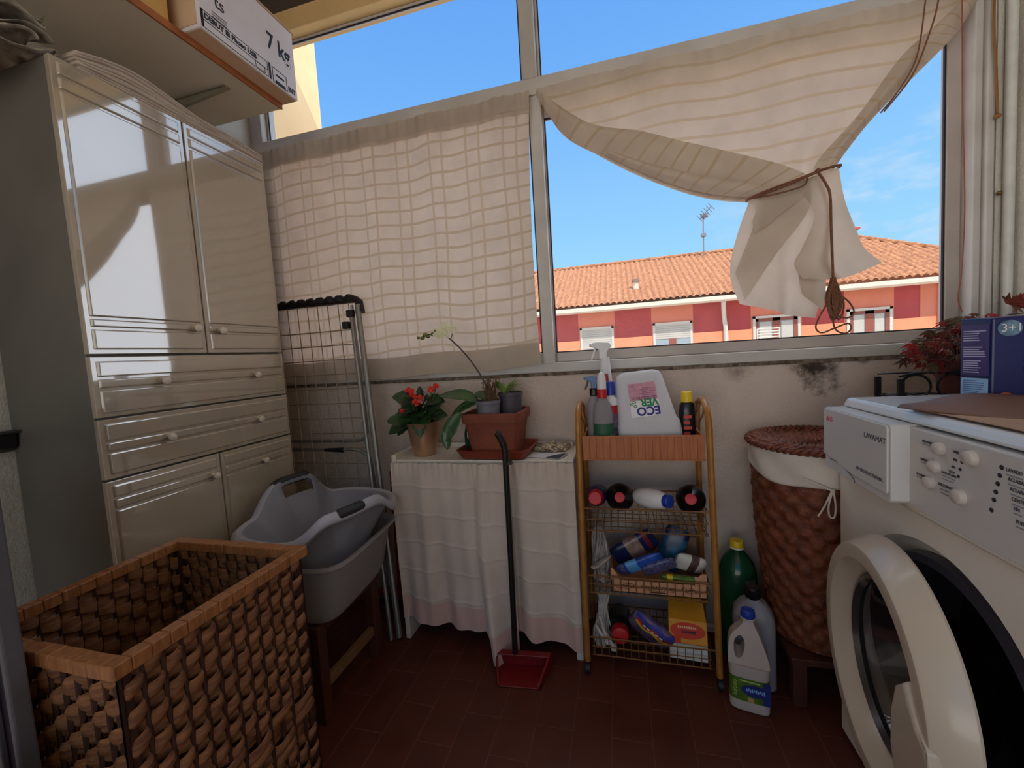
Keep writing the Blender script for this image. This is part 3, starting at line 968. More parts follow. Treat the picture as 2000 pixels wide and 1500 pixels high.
xl_, xr_ = -1.45, -0.985
MB().tube([rp(xr_, 1.235, 0.012), rp(xr_, 0.012, 0.012)], 0.0105, 10).build('leg', M_chr, rk)
MB().tube([rp(xr_ - 0.026, 1.20, 0.024), rp(xr_ - 0.022, 0.012, 0.03)], 0.0075, 10).build('leg', M_chr, rk)
MB().tube([rp(xl_, 1.235, 0.012), rp(xl_, 0.012, 0.012)], 0.0105, 10).build('leg', M_chr, rk)
hd = [rp(xl_, 1.25)] + [rp(lerp(xl_, xr_, k / 40), 1.262 + 0.003 * sin(k * 1.6)) for k in range(1, 38)] + [rp(xr_ - 0.012, 1.258), rp(xr_, 1.248), rp(xr_, 1.205)]
MB().tube(hd, [0.0165 + 0.0030 * sin(k * 1.6) for k in range(len(hd))], 10).build('handle', M_blk, rk)
xw0, xw1 = xl_ + 0.02, xr_ - 0.035
wr = MB()
wr.tube(curve([rp(xw1, 1.235), rp(xw1, 0.80), rp(xw1 - 0.004, 0.735), rp(xw1 - 0.03, 0.712), rp(xw1 - 0.10, 0.708), rp(xw0, 0.708)], 40), 0.0062, 8)
wr.tube(curve([rp(xw0, 0.672), rp(xw1 - 0.13, 0.674), rp(xw1 - 0.05, 0.672), rp(xw1 - 0.012, 0.65), rp(xw1, 0.60), rp(xw1 + 0.012, 0.30), rp(xw1 + 0.02, 0.10)], 40), 0.0062, 8)
wr.build('wing_frame', M_chr, rk)
wi = MB()
k = 1.165
for k in range(16):
    z = 1.140 - 0.0575 * k
    wi.tube([rp(xw0, z), rp(xw1, z)], 0.0022, 6)
for k in range(9):
    x = lerp(xw0 + 0.008, xw1 - 0.012, k / 8)
    wi.tube([rp(x, 1.25, 0.004), rp(x, 0.30, 0.004)], 0.0021, 6)
wi.build('wires', M_wire, rk)
for (z, o) in ((1.20, 0.024), (1.155, 0.03)):
    MB().box(-0.013, 0.013, -0.012, 0.012, -0.014, 0.014).build('clip', M_blk, rk, smooth=0, bev=0.003).location = rp(xr_ - 0.028 if z > 1.18 else xr_ - 0.048, z, o) - ORG[rk.name]
for ch_ in list(rk.children):
    if ch_.name.startswith('clip'):
        for vtx in ch_.data.vertices:
            vtx.co += ORG[rk.name]
MB().tube([rp(xw1 - 0.20, 0.673, 0.003), rp(xw1 - 0.115, 0.673, 0.003)], [0.006, 0.0105], 10).build('end_cap', M_blk, rk)
bm_ = thing('broom', 'red-handled broom standing in the corner behind the laundry basket', 'broom', (-0.90, 1.43, 0))
MB().tube([(-0.905, 1.425, 0.06), (-0.915, 1.452, 0.56)], 0.0095, 10).build('handle', mat('red_plastic', rgb(150, 24, 26), 0.4), bm_)
MB().box(-1.0, -0.81, 1.40, 1.44, 0.05, 0.075).build('head', mat('red_plastic', rgb(150, 24, 26), 0.4), bm_, smooth=0, bev=0.006)
br_ = MB()
for k in range(60):
    x = -0.995 + 0.18 * k / 59
    br_.tube([(x, 1.42 + rnd.uniform(-.012, .012), 0.05), (x + rnd.uniform(-.006, .006), 1.42 + rnd.uniform(-.02, .02), 0.002)], 0.0015, 4)
br_.build('bristles', mat('dark_bristle', rgb(50, 40, 40), 0.8), bm_)
# ---------------------------------------------------------------- white cabinet with a cloth skirt
M_cab = mat('white_cabinet', rgb(214, 204, 190), 0.5, ns=5, c2=rgb(204, 192, 176))
cb = thing('cabinet', 'white low cabinet behind a cloth skirt carrying the potted plants', 'cabinet', (-0.47, 1.36, 0))
MB().box(-0.785, -0.158, 1.262, 1.462, 0.640, 0.658).build('top', M_cab, cb, smooth=0, bev=0.003)
MB().box(-0.790, -0.772, 1.255, 1.464, 0.0, 0.676).build('side_panel', M_cab, cb, smooth=0, bev=0.003)
MB().box(-0.174, -0.152, 1.255, 1.464, 0.0, 0.662).build('side_panel', M_cab, cb, smooth=0, bev=0.003)
MB().box(-0.772, -0.174, 1.452, 1.464, 0.10, 0.676).build('back_panel', M_cab, cb, smooth=0)
MB().box(-0.772, -0.174, 1.27, 1.452, 0.10, 0.118).build('shelf', M_cab, cb, smooth=0)

M_cloth = None


def cloth_mat(name, c, c2, zs):
    m = bpy.data.materials.new(name)
    m.use_nodes = True
    t = NT(m.node_tree)
    out = t.n('ShaderNodeOutputMaterial')
    p = t.n('ShaderNodeBsdfPrincipled', {'Roughness': 0.9, 'Specular IOR Level': 0.1, 'Sheen Weight': 0.2})
    t.nt.links.new(p.outputs[0], out.inputs[0])
    tc = t.n('ShaderNodeTexCoord')
    uv = t.n('ShaderNodeSeparateXYZ', {0: tc.outputs['UV']})
    n1 = t.n('ShaderNodeTexNoise', {'Vector': tc.outputs['Object'], 'Scale': 7.0, 'Detail': 3.0})
    cc = t.ramp(n1.outputs[0], [(0.3, c2), (0.7, c)])
    hem = t.math('LESS_THAN', uv.outputs[1], 0.14)          # pinkish band sewn along the foot
    cc = t.mix(hem, cc, rgb(198, 164, 152))
    t.nt.links.new(cc, p.inputs['Base Color'])
    w1 = t.n('ShaderNodeTexWave', {'Vector': tc.outputs['UV'], 'Scale': 70.0, 'Distortion': 2.0}, bands_direction='X')
    n2 = t.n('ShaderNodeTexNoise', {'Vector': tc.outputs['Object'], 'Scale': 240.0})
    b = t.n('ShaderNodeBump', {'Height': t.math('ADD', t.math('MULTIPLY', w1.outputs[1], 0.5), n2.outputs[0]), 'Strength': 0.2, 'Distance': 0.003})
    t.nt.links.new(b.outputs[0], p.inputs['Normal'])
    return m


M_skirt = cloth_mat('skirt_cloth', rgb(206, 190, 176), rgb(192, 175, 161), None)
rr = random.Random(3)
ph = [rr.uniform(0, 6.28) for _ in range(12)]


def skirt(x0, x1, ztop, zbot_fn, y0, seed, fold=None):
    def fn(u, v):
        zb = zbot_fn(u)
        z = lerp(zb, ztop, v)
        x = lerp(x0, x1, u)
        d = 1 - v
        L = x1 - x0
        amp = 0.004 + 0.007 * d
        y = amp * (sin(x * 46 + seed + 1.3 * d) + 0.6 * sin(x * 83 + seed * 2 - 2 * d) + 0.4 * sin(x * 31 + 4 * d))
        y += 0.0035 * sin(x * 260 + seed) * max(0, (v - 0.90) / 0.10)      # gathers on the elastic
        y += 0.0022 * sin(z * 30 + x * 17) * d * v * 2
        for k in range(5):                                              # ribs woven across
            zr_ = 0.160 + 0.174 * k
            y += 0.0032 * math.exp(-(((v - zr_ - 0.006 * sin(x * 20 + k)) / 0.0055) ** 2))
        if fold:
            f = math.exp(-(((u - fold(v)) / (0.055 + 0.01 * d)) ** 2))
            y += 0.040 * f * (0.35 + d)
            x += 0.02 * f * (u - fold(v)) * 4
        return (x, y0 - 0.006 - y, z)
    return fn


sk1 = MB().grid(skirt(-0.785, -0.362, 0.652, lambda u: 0.085 - 0.022 * u - (0.058 if u > 0.73 else 0.0) * min(1, (u - 0.73) / 0.05 if u > 0.73 else 0), 1.246, 0.5,
                      lambda v: 0.80 - 0.06 * sin(v * 3.0) + 0.06 * (1 - v)), 170, 150)
tag(sk1.build('skirt_curtain', M_skirt, loc=(-0.58, 1.24, 0.05), smooth=80), 'left white ribbed cloth skirt panel hanging on the low cabinet', 'curtain', 'cloth skirt panels of the cabinet')
sk2 = MB().grid(skirt(-0.372, -0.150, 0.656, lambda u: 0.075 - 0.028 * u + 0.006 * sin(u * 12), 1.249, 2.1), 100, 150)
tag(sk2.build('skirt_curtain', M_skirt, loc=(-0.26, 1.25, 0.05), smooth=80), 'right white ribbed cloth skirt panel on the low cabinet beside the trolley', 'curtain', 'cloth skirt panels of the cabinet')

# ---------------------------------------------------------------- plants on the cabinet
M_cop = mat('copper_pot', rgb(206, 168, 138), 0.33, 0.82, ns=4, c2=rgb(194, 154, 122))
M_soil = mat('soil', rgb(48, 34, 26), 0.95, ns=60, bump=0.8, bs=200)
M_lf = mat('dark_green_leaf', rgb(52, 78, 44), 0.35, ns=20, c2=rgb(36, 56, 34))
M_lf2 = mat('orchid_leaf', rgb(66, 98, 52), 0.32, ns=12, c2=rgb(48, 76, 44))
M_redfl = mat('red_flower', rgb(226, 58, 46), 0.55, ns=40, c2=rgb(196, 34, 34))
M_stem = mat('dark_stem', rgb(70, 52, 40), 0.6)
M_gstem = mat('green_stem', rgb(84, 104, 56), 0.6)


def leaf(m, base, d, up_, L, W, droop=0.3, mi=0, wav=0.0, cup=0.15, n=8, pw=1.0):
    d, up_ = V(d).normalized(), V(up_)
    s = d.cross(up_).normalized()
    up_ = s.cross(d)
    base = V(base)

    def fn(u, v):
        w = W * (sin(pi * min(1, v * 0.96 + 0.04) ** pw)) ** 0.75 * (1 + wav * 0.12 * sin(v * 22))
        x = (u - 0.5) * 2
        c = base + d * (L * v) + up_ * (-droop * L * v * v + cup * w * x * x * 1.2)
        return c + s * (w * x * 0.5)
    m.grid(fn, 4, n, mi)


kc = thing('flowering_plant', 'red flowering houseplant in a copper coloured pot on the cabinet', 'plant', (-0.695, 1.335, 0.658))
px_, py_ = -0.700, 1.338
MB().lathe([(0.001, 0.659), (0.038, 0.659), (0.040, 0.663), (0.047, 0.70), (0.055, 0.745), (0.061, 0.778), (0.0625, 0.780), (0.0605, 0.781), (0.058, 0.778), (0.052, 0.745)], 40, (px_, py_, 0), caps=False).build('pot', M_cop, kc)
MB().lathe([(0.055, 0.765), (0.03, 0.772), (0.001, 0.774)], 24, (px_, py_, 0), caps=False).build('soil', M_soil, kc)
lf = MB()
rr = random.Random(8)
for k in range(46):
    a = rr.uniform(0, 2 * pi)
    h = rr.uniform(0.0, 0.075)
    el = rr.uniform(-0.25, 0.7)
    b = V((px_ + 0.03 * cos(a), py_ + 0.03 * sin(a), 0.788 + h))
    L = rr.uniform(0.045, 0.075)
    if sin(a) > 0.2:
        L *= 0.7
    leaf(lf, b, (cos(a), sin(a) * 0.8, el), (rr.uniform(-.3, .3), -0.75, 0.8), L, L * 0.85, 0.25, wav=1, cup=0.12)
for (dx, dz, L) in ((-0.10, -0.03, 0.08), (-0.095, 0.02, 0.075), (-0.075, -0.05, 0.06)):
    leaf(lf, (px_ - 0.025, py_ - 0.03, 0.785), (dx, -0.03, dz), (0, -0.8, 0.8), L * 1.25, L * 0.8, 0.2, wav=1)
leaf(lf, (px_ + 0.004, py_ - 0.03, 0.80), (0.02, -0.05, -0.04), (0, -0.2, 1), 0.07, 0.05, 0.5, wav=1)
leaf(lf, (px_ + 0.002, py_, 0.86), (0.0, -0.01, 0.1), (0, -1, 0.2), 0.05, 0.03, 0.0, wav=1)
lf.build('foliage', M_lf, kc)
fl = MB()
stm = MB()
for (x, y, z, n, R) in ((0.012, -0.045, 0.865, 26, 0.024), (-0.072, -0.03, 0.872, 12, 0.012), (-0.040, -0.02, 0.897, 9, 0.010), (-0.024, -0.022, 0.893, 7, 0.008), (0.056, -0.02, 0.898, 14, 0.017), (0.07, -0.015, 0.908, 8, 0.010), (-0.015, -0.03, 0.882, 8, 0.01), (-0.045, -0.06, 0.83, 6, 0.008)):
    c = V((px_ + x, py_ + y, z))
    stm.tube(curve([(px_ + x * 0.3, py_ + y * 0.3, 0.78), (px_ + x * 0.6, py_ + y * 0.7, 0.83), c], 8), 0.0022, 5)
    for k in range(n):
        o_ = V((rr.gauss(0, 1), rr.gauss(0, 1), rr.gauss(0, 0.8)))
        o_ = o_ * (R * 0.62 / max(0.4, o_.length) * rr.uniform(0.5, 1.3))
        n_ = (o_ + V((0, -0.012, 0.01))).normalized()
        s_ = n_.orthogonal().normalized()
        t_ = n_.cross(s_)
        for q in range(4):
            a = q * pi / 2 + k
            leaf(fl, c + o_, s_ * cos(a) + t_ * sin(a) + n_ * 0.25, n_, 0.0085, 0.0075, 0.2, n=3)
fl.build('blossoms', M_redfl, kc)
stm.build('stems', M_gstem, kc)

M_terra = mat('terracotta', rgb(136, 70, 44), 0.7, ns=7, c2=rgb(104, 48, 32), bump=0.2, bs=90)
M_terra2 = mat('orange_saucer', rgb(138, 62, 42), 0.5, ns=7, c2=rgb(116, 48, 34))
pl = thing('planter', 'square terracotta planter on an orange saucer holding two grey pots', 'planter', (-0.45, 1.35, 0.658))


def sq(c, hx, hy, z, r=0.012):
    return rring(c, math.radians(-2), hx, hy + 0.004, z, 40, 9)


cp = (-0.421, 1.350)
MB().loft([sq(cp, 0.108, 0.078, 0.660), sq(cp, 0.112, 0.082, 0.661), sq(cp, 0.124, 0.094, 0.684), sq(cp, 0.128, 0.098, 0.690), sq(cp, 0.123, 0.093, 0.690), sq(cp, 0.108, 0.079, 0.666)]).build('saucer', M_terra2, pl)
MB().loft([sq(cp, 0.078, 0.062, 0.667), sq(cp, 0.094, 0.078, 0.778), sq(cp, 0.094, 0.078, 0.780), sq(cp, 0.101, 0.085, 0.781), sq(cp, 0.104, 0.087, 0.810), sq(cp, 0.103, 0.086, 0.812), sq(cp, 0.093, 0.076, 0.812), sq(cp, 0.085, 0.069, 0.75)]).build('pot', M_terra, pl)
MB().loft([sq(cp, 0.086, 0.07, 0.754), sq(cp, 0.02, 0.02, 0.757)]).build('soil', M_soil, pl, smooth=0)

M_gpot = mat('grey_nursery_pot', rgb(112, 110, 120), 0.5, ns=5, c2=rgb(100, 98, 108))
M_dpot = mat('dark_nursery_pot', rgb(74, 68, 76), 0.5, ns=5)


def pot(nm, c, rb, rt, z0, z1, m, parent):
    MB().lathe([(rb, z0), (rt * 0.97, z1 - 0.012), (rt * 1.04, z1 - 0.011), (rt * 1.05, z1), (rt * 0.97, z1), (rt * 0.93, z1 - 0.012), (rb * 0.96, z0 + 0.004)], 32, (c[0], c[1], 0)).build('pot', m, parent)
    MB().lathe([(rt * 0.93, z1 - 0.014), (rt * 0.5, z1 - 0.010), (0.001, z1 - 0.009)], 20, (c[0], c[1], 0), caps=False).build('soil', M_soil, parent)


oc = (-0.440, 1.322)
oz = 0.852
orc = thing('orchid', 'orchid with arching white flower spray in a grey pot in the planter', 'plant', (oc[0], oc[1], 0.757))
pot('pot', oc, 0.035, 0.0415, 0.7575, oz, M_gpot, orc)
ol = MB()
leaf(ol, (oc[0] - 0.035, oc[1] - 0.005, oz - 0.005), (-1, -0.10, 0.55), (0.3, -0.5, 1), 0.145, 0.066, 0.42, n=12, cup=0.12)
leaf(ol, (oc[0] - 0.03, oc[1] - 0.02, oz - 0.006), (-1, -0.25, -0.15), (0, -0.7, 1), 0.115, 0.045, 0.45, n=12)
leaf(ol, (oc[0] - 0.085, oc[1] - 0.045, oz - 0.035), (-0.55, -0.12, -0.8), (0, -1, 0.3), 0.12, 0.052, 0.05, n=12)
leaf(ol, (oc[0] - 0.135, oc[1] - 0.05, oz - 0.075), (-0.02, -0.05, -1), (0, -1, 0.0), 0.085, 0.04, -0.05, n=10)
leaf(ol, (oc[0] - 0.01, oc[1] + 0.01, oz), (-0.5, 0.25, 0.5), (0, -0.4, 1), 0.06, 0.045, 0.4)
leaf(ol, (oc[0] - 0.03, oc[1] - 0.01, oz - 0.006), (-0.8, -0.3, 0.15), (0, 0, 1), 0.07, 0.035, 0.5)
ol.build('foliage', M_lf2, orc, solid=0.0012)
sp_ = curve([(oc[0] + 0.005, oc[1] - 0.005, oz - 0.01), (oc[0] - 0.002, oc[1] - 0.008, oz + 0.05), (oc[0] - 0.03, oc[1] - 0.012, oz + 0.11), (oc[0] - 0.075, oc[1] - 0.018, oz + 0.175), (oc[0] - 0.128, oc[1] - 0.02, oz + 0.228), (oc[0] - 0.150, oc[1] - 0.02, oz + 0.244),
             (oc[0] - 0.175, oc[1] - 0.02, oz + 0.236), (oc[0] - 0.200, oc[1] - 0.02, oz + 0.236), (oc[0] - 0.228, oc[1] - 0.02, oz + 0.226)], 40)
stm = MB()
stm.tube(sp_, [lerp(0.0032, 0.0014, k / 40) for k in range(41)], 7)
stm.tube(curve([(oc[0] - 0.112, oc[1] - 0.02, oz + 0.214), (oc[0] - 0.104, oc[1] - 0.022, oz + 0.232), (oc[0] - 0.098, oc[1] - 0.022, oz + 0.246)], 6), 0.0014, 5)
stm.build('stem', M_stem, orc)
M_pet = trans_mat('cream_petal', rgb(240, 238, 205), fac=0.4)
pt = MB()
for (x, z, R, a0) in ((-0.128, 0.245, 0.034, 0.3), (-0.100, 0.250, 0.020, 1.2), (-0.150, 0.236, 0.024, 2.0)):
    c = V((oc[0] + x, oc[1] - 0.028, oz + z))
    for q in range(5):
        a = a0 + q * 2 * pi / 5
        leaf(pt, c, (cos(a), -0.25, sin(a)), (0, -1, 0), R, R * (0.72 if q % 2 else 0.42), 0.15, n=6)
pt.build('petals', M_pet, orc)
bd = MB()
for (x, z, r) in ((-0.175, 0.236, 0.0085), (-0.205, 0.236, 0.0085), (-0.216, 0.226, 0.0075), (-0.232, 0.228, 0.0055), (-0.195, 0.230, 0.007), (-0.094, 0.250, 0.006), (-0.165, 0.247, 0.006)):
    bd.ball((oc[0] + x, oc[1] - 0.021, oz + z), r, 8, 0, (1.25, 0.9, 0.85))
bd.build('buds', mat('bud_green', rgb(120, 128, 66), 0.5, ns=80, c2=rgb(82, 88, 44)), orc)
dt = MB()
for k in range(60):
    a, q = rr.uniform(0, 6.28), rr.uniform(0, 0.024)
    b = V((oc[0] + 0.008 + q * cos(a), oc[1] + q * sin(a), oz - 0.012))
    e_ = b + V((rr.uniform(-0.016, 0.02), rr.uniform(-0.014, 0.014), rr.uniform(0.04, 0.090)))
    dt.tube(curve([b, (b + e_) / 2 + V((rr.uniform(-.006, .006), 0, 0)), e_], 5), 0.0009, 4)
    dt.ball(e_, 0.0026, 5)
    dt.ball((b + e_) / 2, 0.0022, 5)
dt.build('dry_stems', mat('dried_plant', rgb(122, 92, 62), 0.9, ns=60, c2=rgb(84, 58, 42)), orc)

gc = (-0.375, 1.377)
gz_ = 0.872
gp = thing('potted_plant', 'small bright green spiky plant in a dark pot in the planter', 'plant', (gc[0], gc[1], 0.757))
pot('pot', gc, 0.033, 0.0415, 0.7575, gz_, M_dpot, gp)
gl_ = MB()
for k in range(26):
    a = rr.uniform(0, 6.28)
    leaf(gl_, (gc[0] - 0.018 + 0.006 * cos(a), gc[1] - 0.01 + 0.006 * sin(a), gz_ - 0.008 + 0.018 * rr.random()), (cos(a), sin(a), rr.uniform(0.6, 2.2)), (0, 0, 1), rr.uniform(0.045, 0.080), 0.013, 0.35, n=5)
for k in range(12):
    a = rr.uniform(0, 6.28)
    leaf(gl_, (gc[0] + 0.02 * cos(a), gc[1] + 0.02 * sin(a), gz_ - 0.01), (cos(a), sin(a), 0.5), (0, 0, 1), 0.025, 0.009, 0.4, n=4)
gl_.build('foliage', mat('bright_leaf', rgb(150, 172, 96), 0.5, ns=40, c2=rgb(112, 140, 70)), gp)
wt = thing('green_bottle', 'small dark green bottle standing at the left of the terracotta planter', 'bottle', (-0.52, 1.318, 0.69))
MB().lathe([(0.012, 0.690), (0.0135, 0.70), (0.0135, 0.735), (0.010, 0.752), (0.0065, 0.768), (0.0065, 0.776)], 20, (-0.521, 1.322, 0)).build('body', mat('green_bottle_glass', rgb(22, 52, 34), 0.12), wt)
MB().lathe([(0.0078, 0.772), (0.0078, 0.786), (0.0066, 0.788)], 16, (-0.521, 1.322, 0)).build('cap', M_blk, wt)

# shells, tray and paper at the right end of the cabinet
shl = MB()
for k in range(170):
    x, y = rr.uniform(-0.30, -0.186), rr.uniform(1.36, 1.44)
    r = rr.uniform(0.005, 0.0085)
    z = 0.661 + r * 0.6 + rr.uniform(0, 0.022) * (1 - abs((x + 0.235) / 0.07)) * 1.0
    a = rr.uniform(0, 6.28)
    M = Matrix.Translation((x, y, z)) @ Matrix.Rotation(a, 4, 'X') @ Matrix.Rotation(a * 3, 4, 'Z')
    shl.M = M
    shl.lathe([(r * 0.9, -r * 0.25), (r, 0), (r * 0.7, r * 0.28), (r * 0.25, r * 0.34), (r * 0.5, r * 0.12)], 9, caps=False)
shl.M = Matrix()
o = shl.build('snail_shells', mat('shell_cream', rgb(228, 210, 176), 0.6, ns=160, c2=rgb(108, 82, 56)), loc=(-0.235, 1.40, 0.66))
tag(o, 'heap of tiny cream shells on the right end of the cabinet', 'shells', None, 'stuff')
pp = thing('leaflet', 'pale folded leaflet lying at the front right of the cabinet top', 'leaflet', (-0.24, 1.30, 0.66))
MB().hexa([(-0.31, 1.300, 0.6600), (-0.200, 1.272, 0.6600), (-0.178, 1.330, 0.6600), (-0.275, 1.352, 0.6600), (-0.31, 1.300, 0.6608), (-0.200, 1.272, 0.6608), (-0.178, 1.330, 0.668), (-0.275, 1.352, 0.6608)]).build('sheet', mat('pale_leaflet', rgb(206, 200, 202), 0.6), pp, smooth=0)
MB().hexa([(-0.245, 1.285, 0.6612), (-0.200, 1.273, 0.6612), (-0.182, 1.318, 0.6665), (-0.21, 1.327, 0.6650), (-0.245, 1.285, 0.6618), (-0.200, 1.273, 0.6618), (-0.182, 1.318, 0.6672), (-0.21, 1.327, 0.6657)]).build('dark_photo', mat('dark_photo', rgb(40, 44, 66), 0.5), pp, smooth=0)

# ---------------------------------------------------------------- dustpan with long handle
M_bpl = mat('black_handle', rgb(24, 20, 20), 0.4)
M_rpl = mat('dustpan_red', rgb(122, 16, 20), 0.4, ns=5)
dp = thing('dustpan', 'red dustpan with upright long black handle before the cabinet', 'dustpan', (-0.35, 1.16, 0))
d_ = MB()
d_.hexa([(-0.395, 1.105, 0.002), (-0.275, 1.115, 0.002), (-0.250, 1.205, 0.004), (-0.430, 1.190, 0.004), (-0.395, 1.105, 0.006), (-0.275, 1.115, 0.006), (-0.250, 1.205, 0.008), (-0.430, 1.190, 0.008)])
d_.hexa([(-0.430, 1.190, 0.004), (-0.250, 1.205, 0.004), (-0.246, 1.214, 0.004), (-0.432, 1.199, 0.004), (-0.425, 1.188, 0.052), (-0.252, 1.203, 0.052), (-0.250, 1.212, 0.052), (-0.427, 1.197, 0.052)])
d_.hexa([(-0.400, 1.105, 0.002), (-0.393, 1.105, 0.002), (-0.425, 1.192, 0.004), (-0.433, 1.192, 0.004), (-0.400, 1.105, 0.012), (-0.393, 1.105, 0.012), (-0.420, 1.192, 0.052), (-0.428, 1.192, 0.052)])
d_.hexa([(-0.280, 1.115, 0.002), (-0.272, 1.115, 0.002), (-0.246, 1.206, 0.004), (-0.254, 1.206, 0.004), (-0.280, 1.115, 0.012), (-0.272, 1.115, 0.012), (-0.248, 1.206, 0.052), (-0.256, 1.206, 0.052)])
d_.hexa([(-0.428, 1.175, 0.046), (-0.252, 1.190, 0.046), (-0.248, 1.206, 0.050), (-0.430, 1.192, 0.050), (-0.428, 1.175, 0.050), (-0.252, 1.190, 0.050), (-0.248, 1.206, 0.054), (-0.430, 1.192, 0.054)])
d_.build('pan', M_rpl, dp, smooth=0, bev=0.003)
hdl = MB()
hdl.tube([(-0.362, 1.190, 0.046), (-0.355, 1.186, 0.35), (-0.350, 1.182, 0.692)], 0.0095, 12)
hdl.tube(curve([(-0.350, 1.182, 0.690), (-0.350, 1.181, 0.715), (-0.357, 1.178, 0.742), (-0.366, 1.174, 0.762), (-0.372, 1.172, 0.768)], 16), [0.0105] * 15 + [0.0095, 0.006], 12)
hdl.box(-0.345, -0.330, 1.176, 1.188, 0.667, 0.678)
hdl.build('handle', M_bpl, dp, smooth=50)

# ---------------------------------------------------------------- trolley
M_trol = mat('mustard_tube', rgb(170, 116, 50), 0.4, 0.1, ns=30, c2=rgb(150, 96, 38))
M_tray = mat('reddish_wood', rgb(178, 106, 60), 0.5, ns=14, c2=rgb(156, 88, 48), stretch=(8, 1, 1))
M_twire = mat('brass_wire', rgb(140, 100, 62), 0.4, 0.5)
tr = thing('utility_trolley', 'narrow mustard metal trolley with wooden top tray and wire baskets', 'trolley', (0.05, 1.34, 0))
TX0, TX1, TYF, TYB = -0.131, 0.238, 1.252, 1.432
for x, sx_ in ((TX0, 1), (TX1, -1)):
    MB().tube(curve([(x - 0.004 * sx_, TYF - 0.034, 0.035), (x - 0.003 * sx_, TYF - 0.02, 0.35), (x - 0.001 * sx_, TYF - 0.004, 0.70), (x, TYF - 0.002, 0.765), (x, TYF + 0.018, 0.805), (x, TYF + 0.055, 0.824), (x, 1.34, 0.828),
                     (x, TYB - 0.055, 0.824), (x, TYB - 0.018, 0.805), (x, TYB, 0.765), (x, TYB, 0.35), (x, TYB, 0.035)], 60), 0.0092, 10).build('frame_hoop', M_trol, tr)
for (x, y) in ((TX0 - 0.004, TYF - 0.036), (TX1 + 0.004, TYF - 0.036), (TX0, TYB), (TX1, TYB)):
    wm = MB().lathe([(0.004, 0.0), (0.006, 0.02)], 8, (x, y, 0.018))
    wm.M = Matrix.Translation((x, y - 0.004, 0.017)) @ Matrix.Rotation(pi / 2, 4, 'Y')
    wm.lathe([(0.004, -0.008), (0.016, -0.007), (0.017, 0), (0.016, 0.007), (0.004, 0.008)], 18)
    wm.build('caster', M_blk, tr)
ty = MB()
nb = 17
for k in range(nb):
    a, b_ = lerp(TX0 + 0.011, TX1 - 0.011, k / nb), lerp(TX0 + 0.011, TX1 - 0.011, (k + 1) / nb)
    ty.box(a + 0.0002, b_ - 0.0002, TYF, TYF + 0.007, 0.667, 0.733)
ty.box(TX0 + 0.010, TX1 - 0.010, TYF - 0.001, TYF + 0.008, 0.731, 0.737).box(TX0 + 0.010, TX1 - 0.010, TYF - 0.001, TYF + 0.008, 0.662, 0.667)
ty.box(TX0 + 0.011, TX1 - 0.011, TYB - 0.010, TYB - 0.003, 0.667, 0.735)
ty.box(TX0 + 0.011, TX0 + 0.018, TYF + 0.008, TYB - 0.010, 0.667, 0.735).box(TX1 - 0.018, TX1 - 0.011, TYF + 0.008, TYB - 0.010, 0.667, 0.735)
ty.box(TX0 + 0.018, TX1 - 0.018, TYF + 0.007, TYB - 0.010, 0.670, 0.678)
ty.build('tray', M_tray, tr, smooth=0, bev=0.0005, seg=1)
for x, s_ in ((TX0, 1), (TX1, -1)):
    for y in (1.30, 1.39):
        b = MB()
        b.tube(curve([(x, y, 0.825), (x + 0.006 * s_, y, 0.79), (x + 0.014 * s_, y + 0.01, 0.765), (x + 0.014 * s_, y + 0.02, 0.738)], 10), 0.0026, 6)
        b.build('side_scroll', M_twire, tr)


def basket(z0, z1, tilt=0.0):
    m = MB()
    x0, x1, y0, y1 = TX0 + 0.010, TX1 - 0.010, TYF - 0.004, TYB - 0.008
    r = 0.0017
    for z, rr_ in ((z1, 0.0028), (z0, 0.0024), ((z0 + z1) / 2, 0.0018)):
        m.tube([(x0, y0, z), (x1, y0, z), (x1, y1, z), (x0, y1, z)], rr_, 6, True)
    n = 15
    for k in range(n + 1):
        x = lerp(x0 + 0.006, x1 - 0.006, k / n)
        m.tube([(x, y0, z1), (x, y0, z0), (x, y1, z0), (x, y1, z1)], r * 0.8, 5)
    for k in range(1, 5):
        y = lerp(y0, y1, k / 5)
        m.tube([(x0, y, z1), (x0, y, z0), (x1, y, z0), (x1, y, z1)], r * 0.8, 5)
    for (x, y, dx) in ((x0, y0, -0.012), (x1, y0, 0.012), (x0, y1, -0.012), (x1, y1, 0.012)):
        m.tube([(x, y, z1), (x + dx, y, z1)], 0.003, 6)
    return m.build('wire_basket', M_twire, tr)


basket(0.442, 0.512)
basket(0.240, 0.296)
basket(0.034, 0.092)

# ---------------------------------------------------------------- bottles on the tray
def fade_mat(name, c, a=0.4):
    return trans_mat(name, c, fac=a, rough_noise=0.02)


M_bwhite = mat('white_plastic', rgb(226, 222, 222), 0.35, ns=3)
M_bred = mat('red_label', rgb(178, 28, 38), 0.45)
M_navy = mat('navy_plastic', rgb(26, 34, 92), 0.35)
M_blue = mat('blue_cap', rgb(30, 62, 160), 0.35)
M_red = mat('red_cap', rgb(190, 20, 28), 0.45)
M_yel = mat('yellow_cap', rgb(226, 190, 28), 0.4)
M_grn = mat('green_label', rgb(40, 88, 62), 0.5)
M_black = mat('black_bottle', rgb(22, 18, 22), 0.25)
M_clr = fade_mat('clear_plastic', rgb(176, 168, 172))

ZT = 0.6785


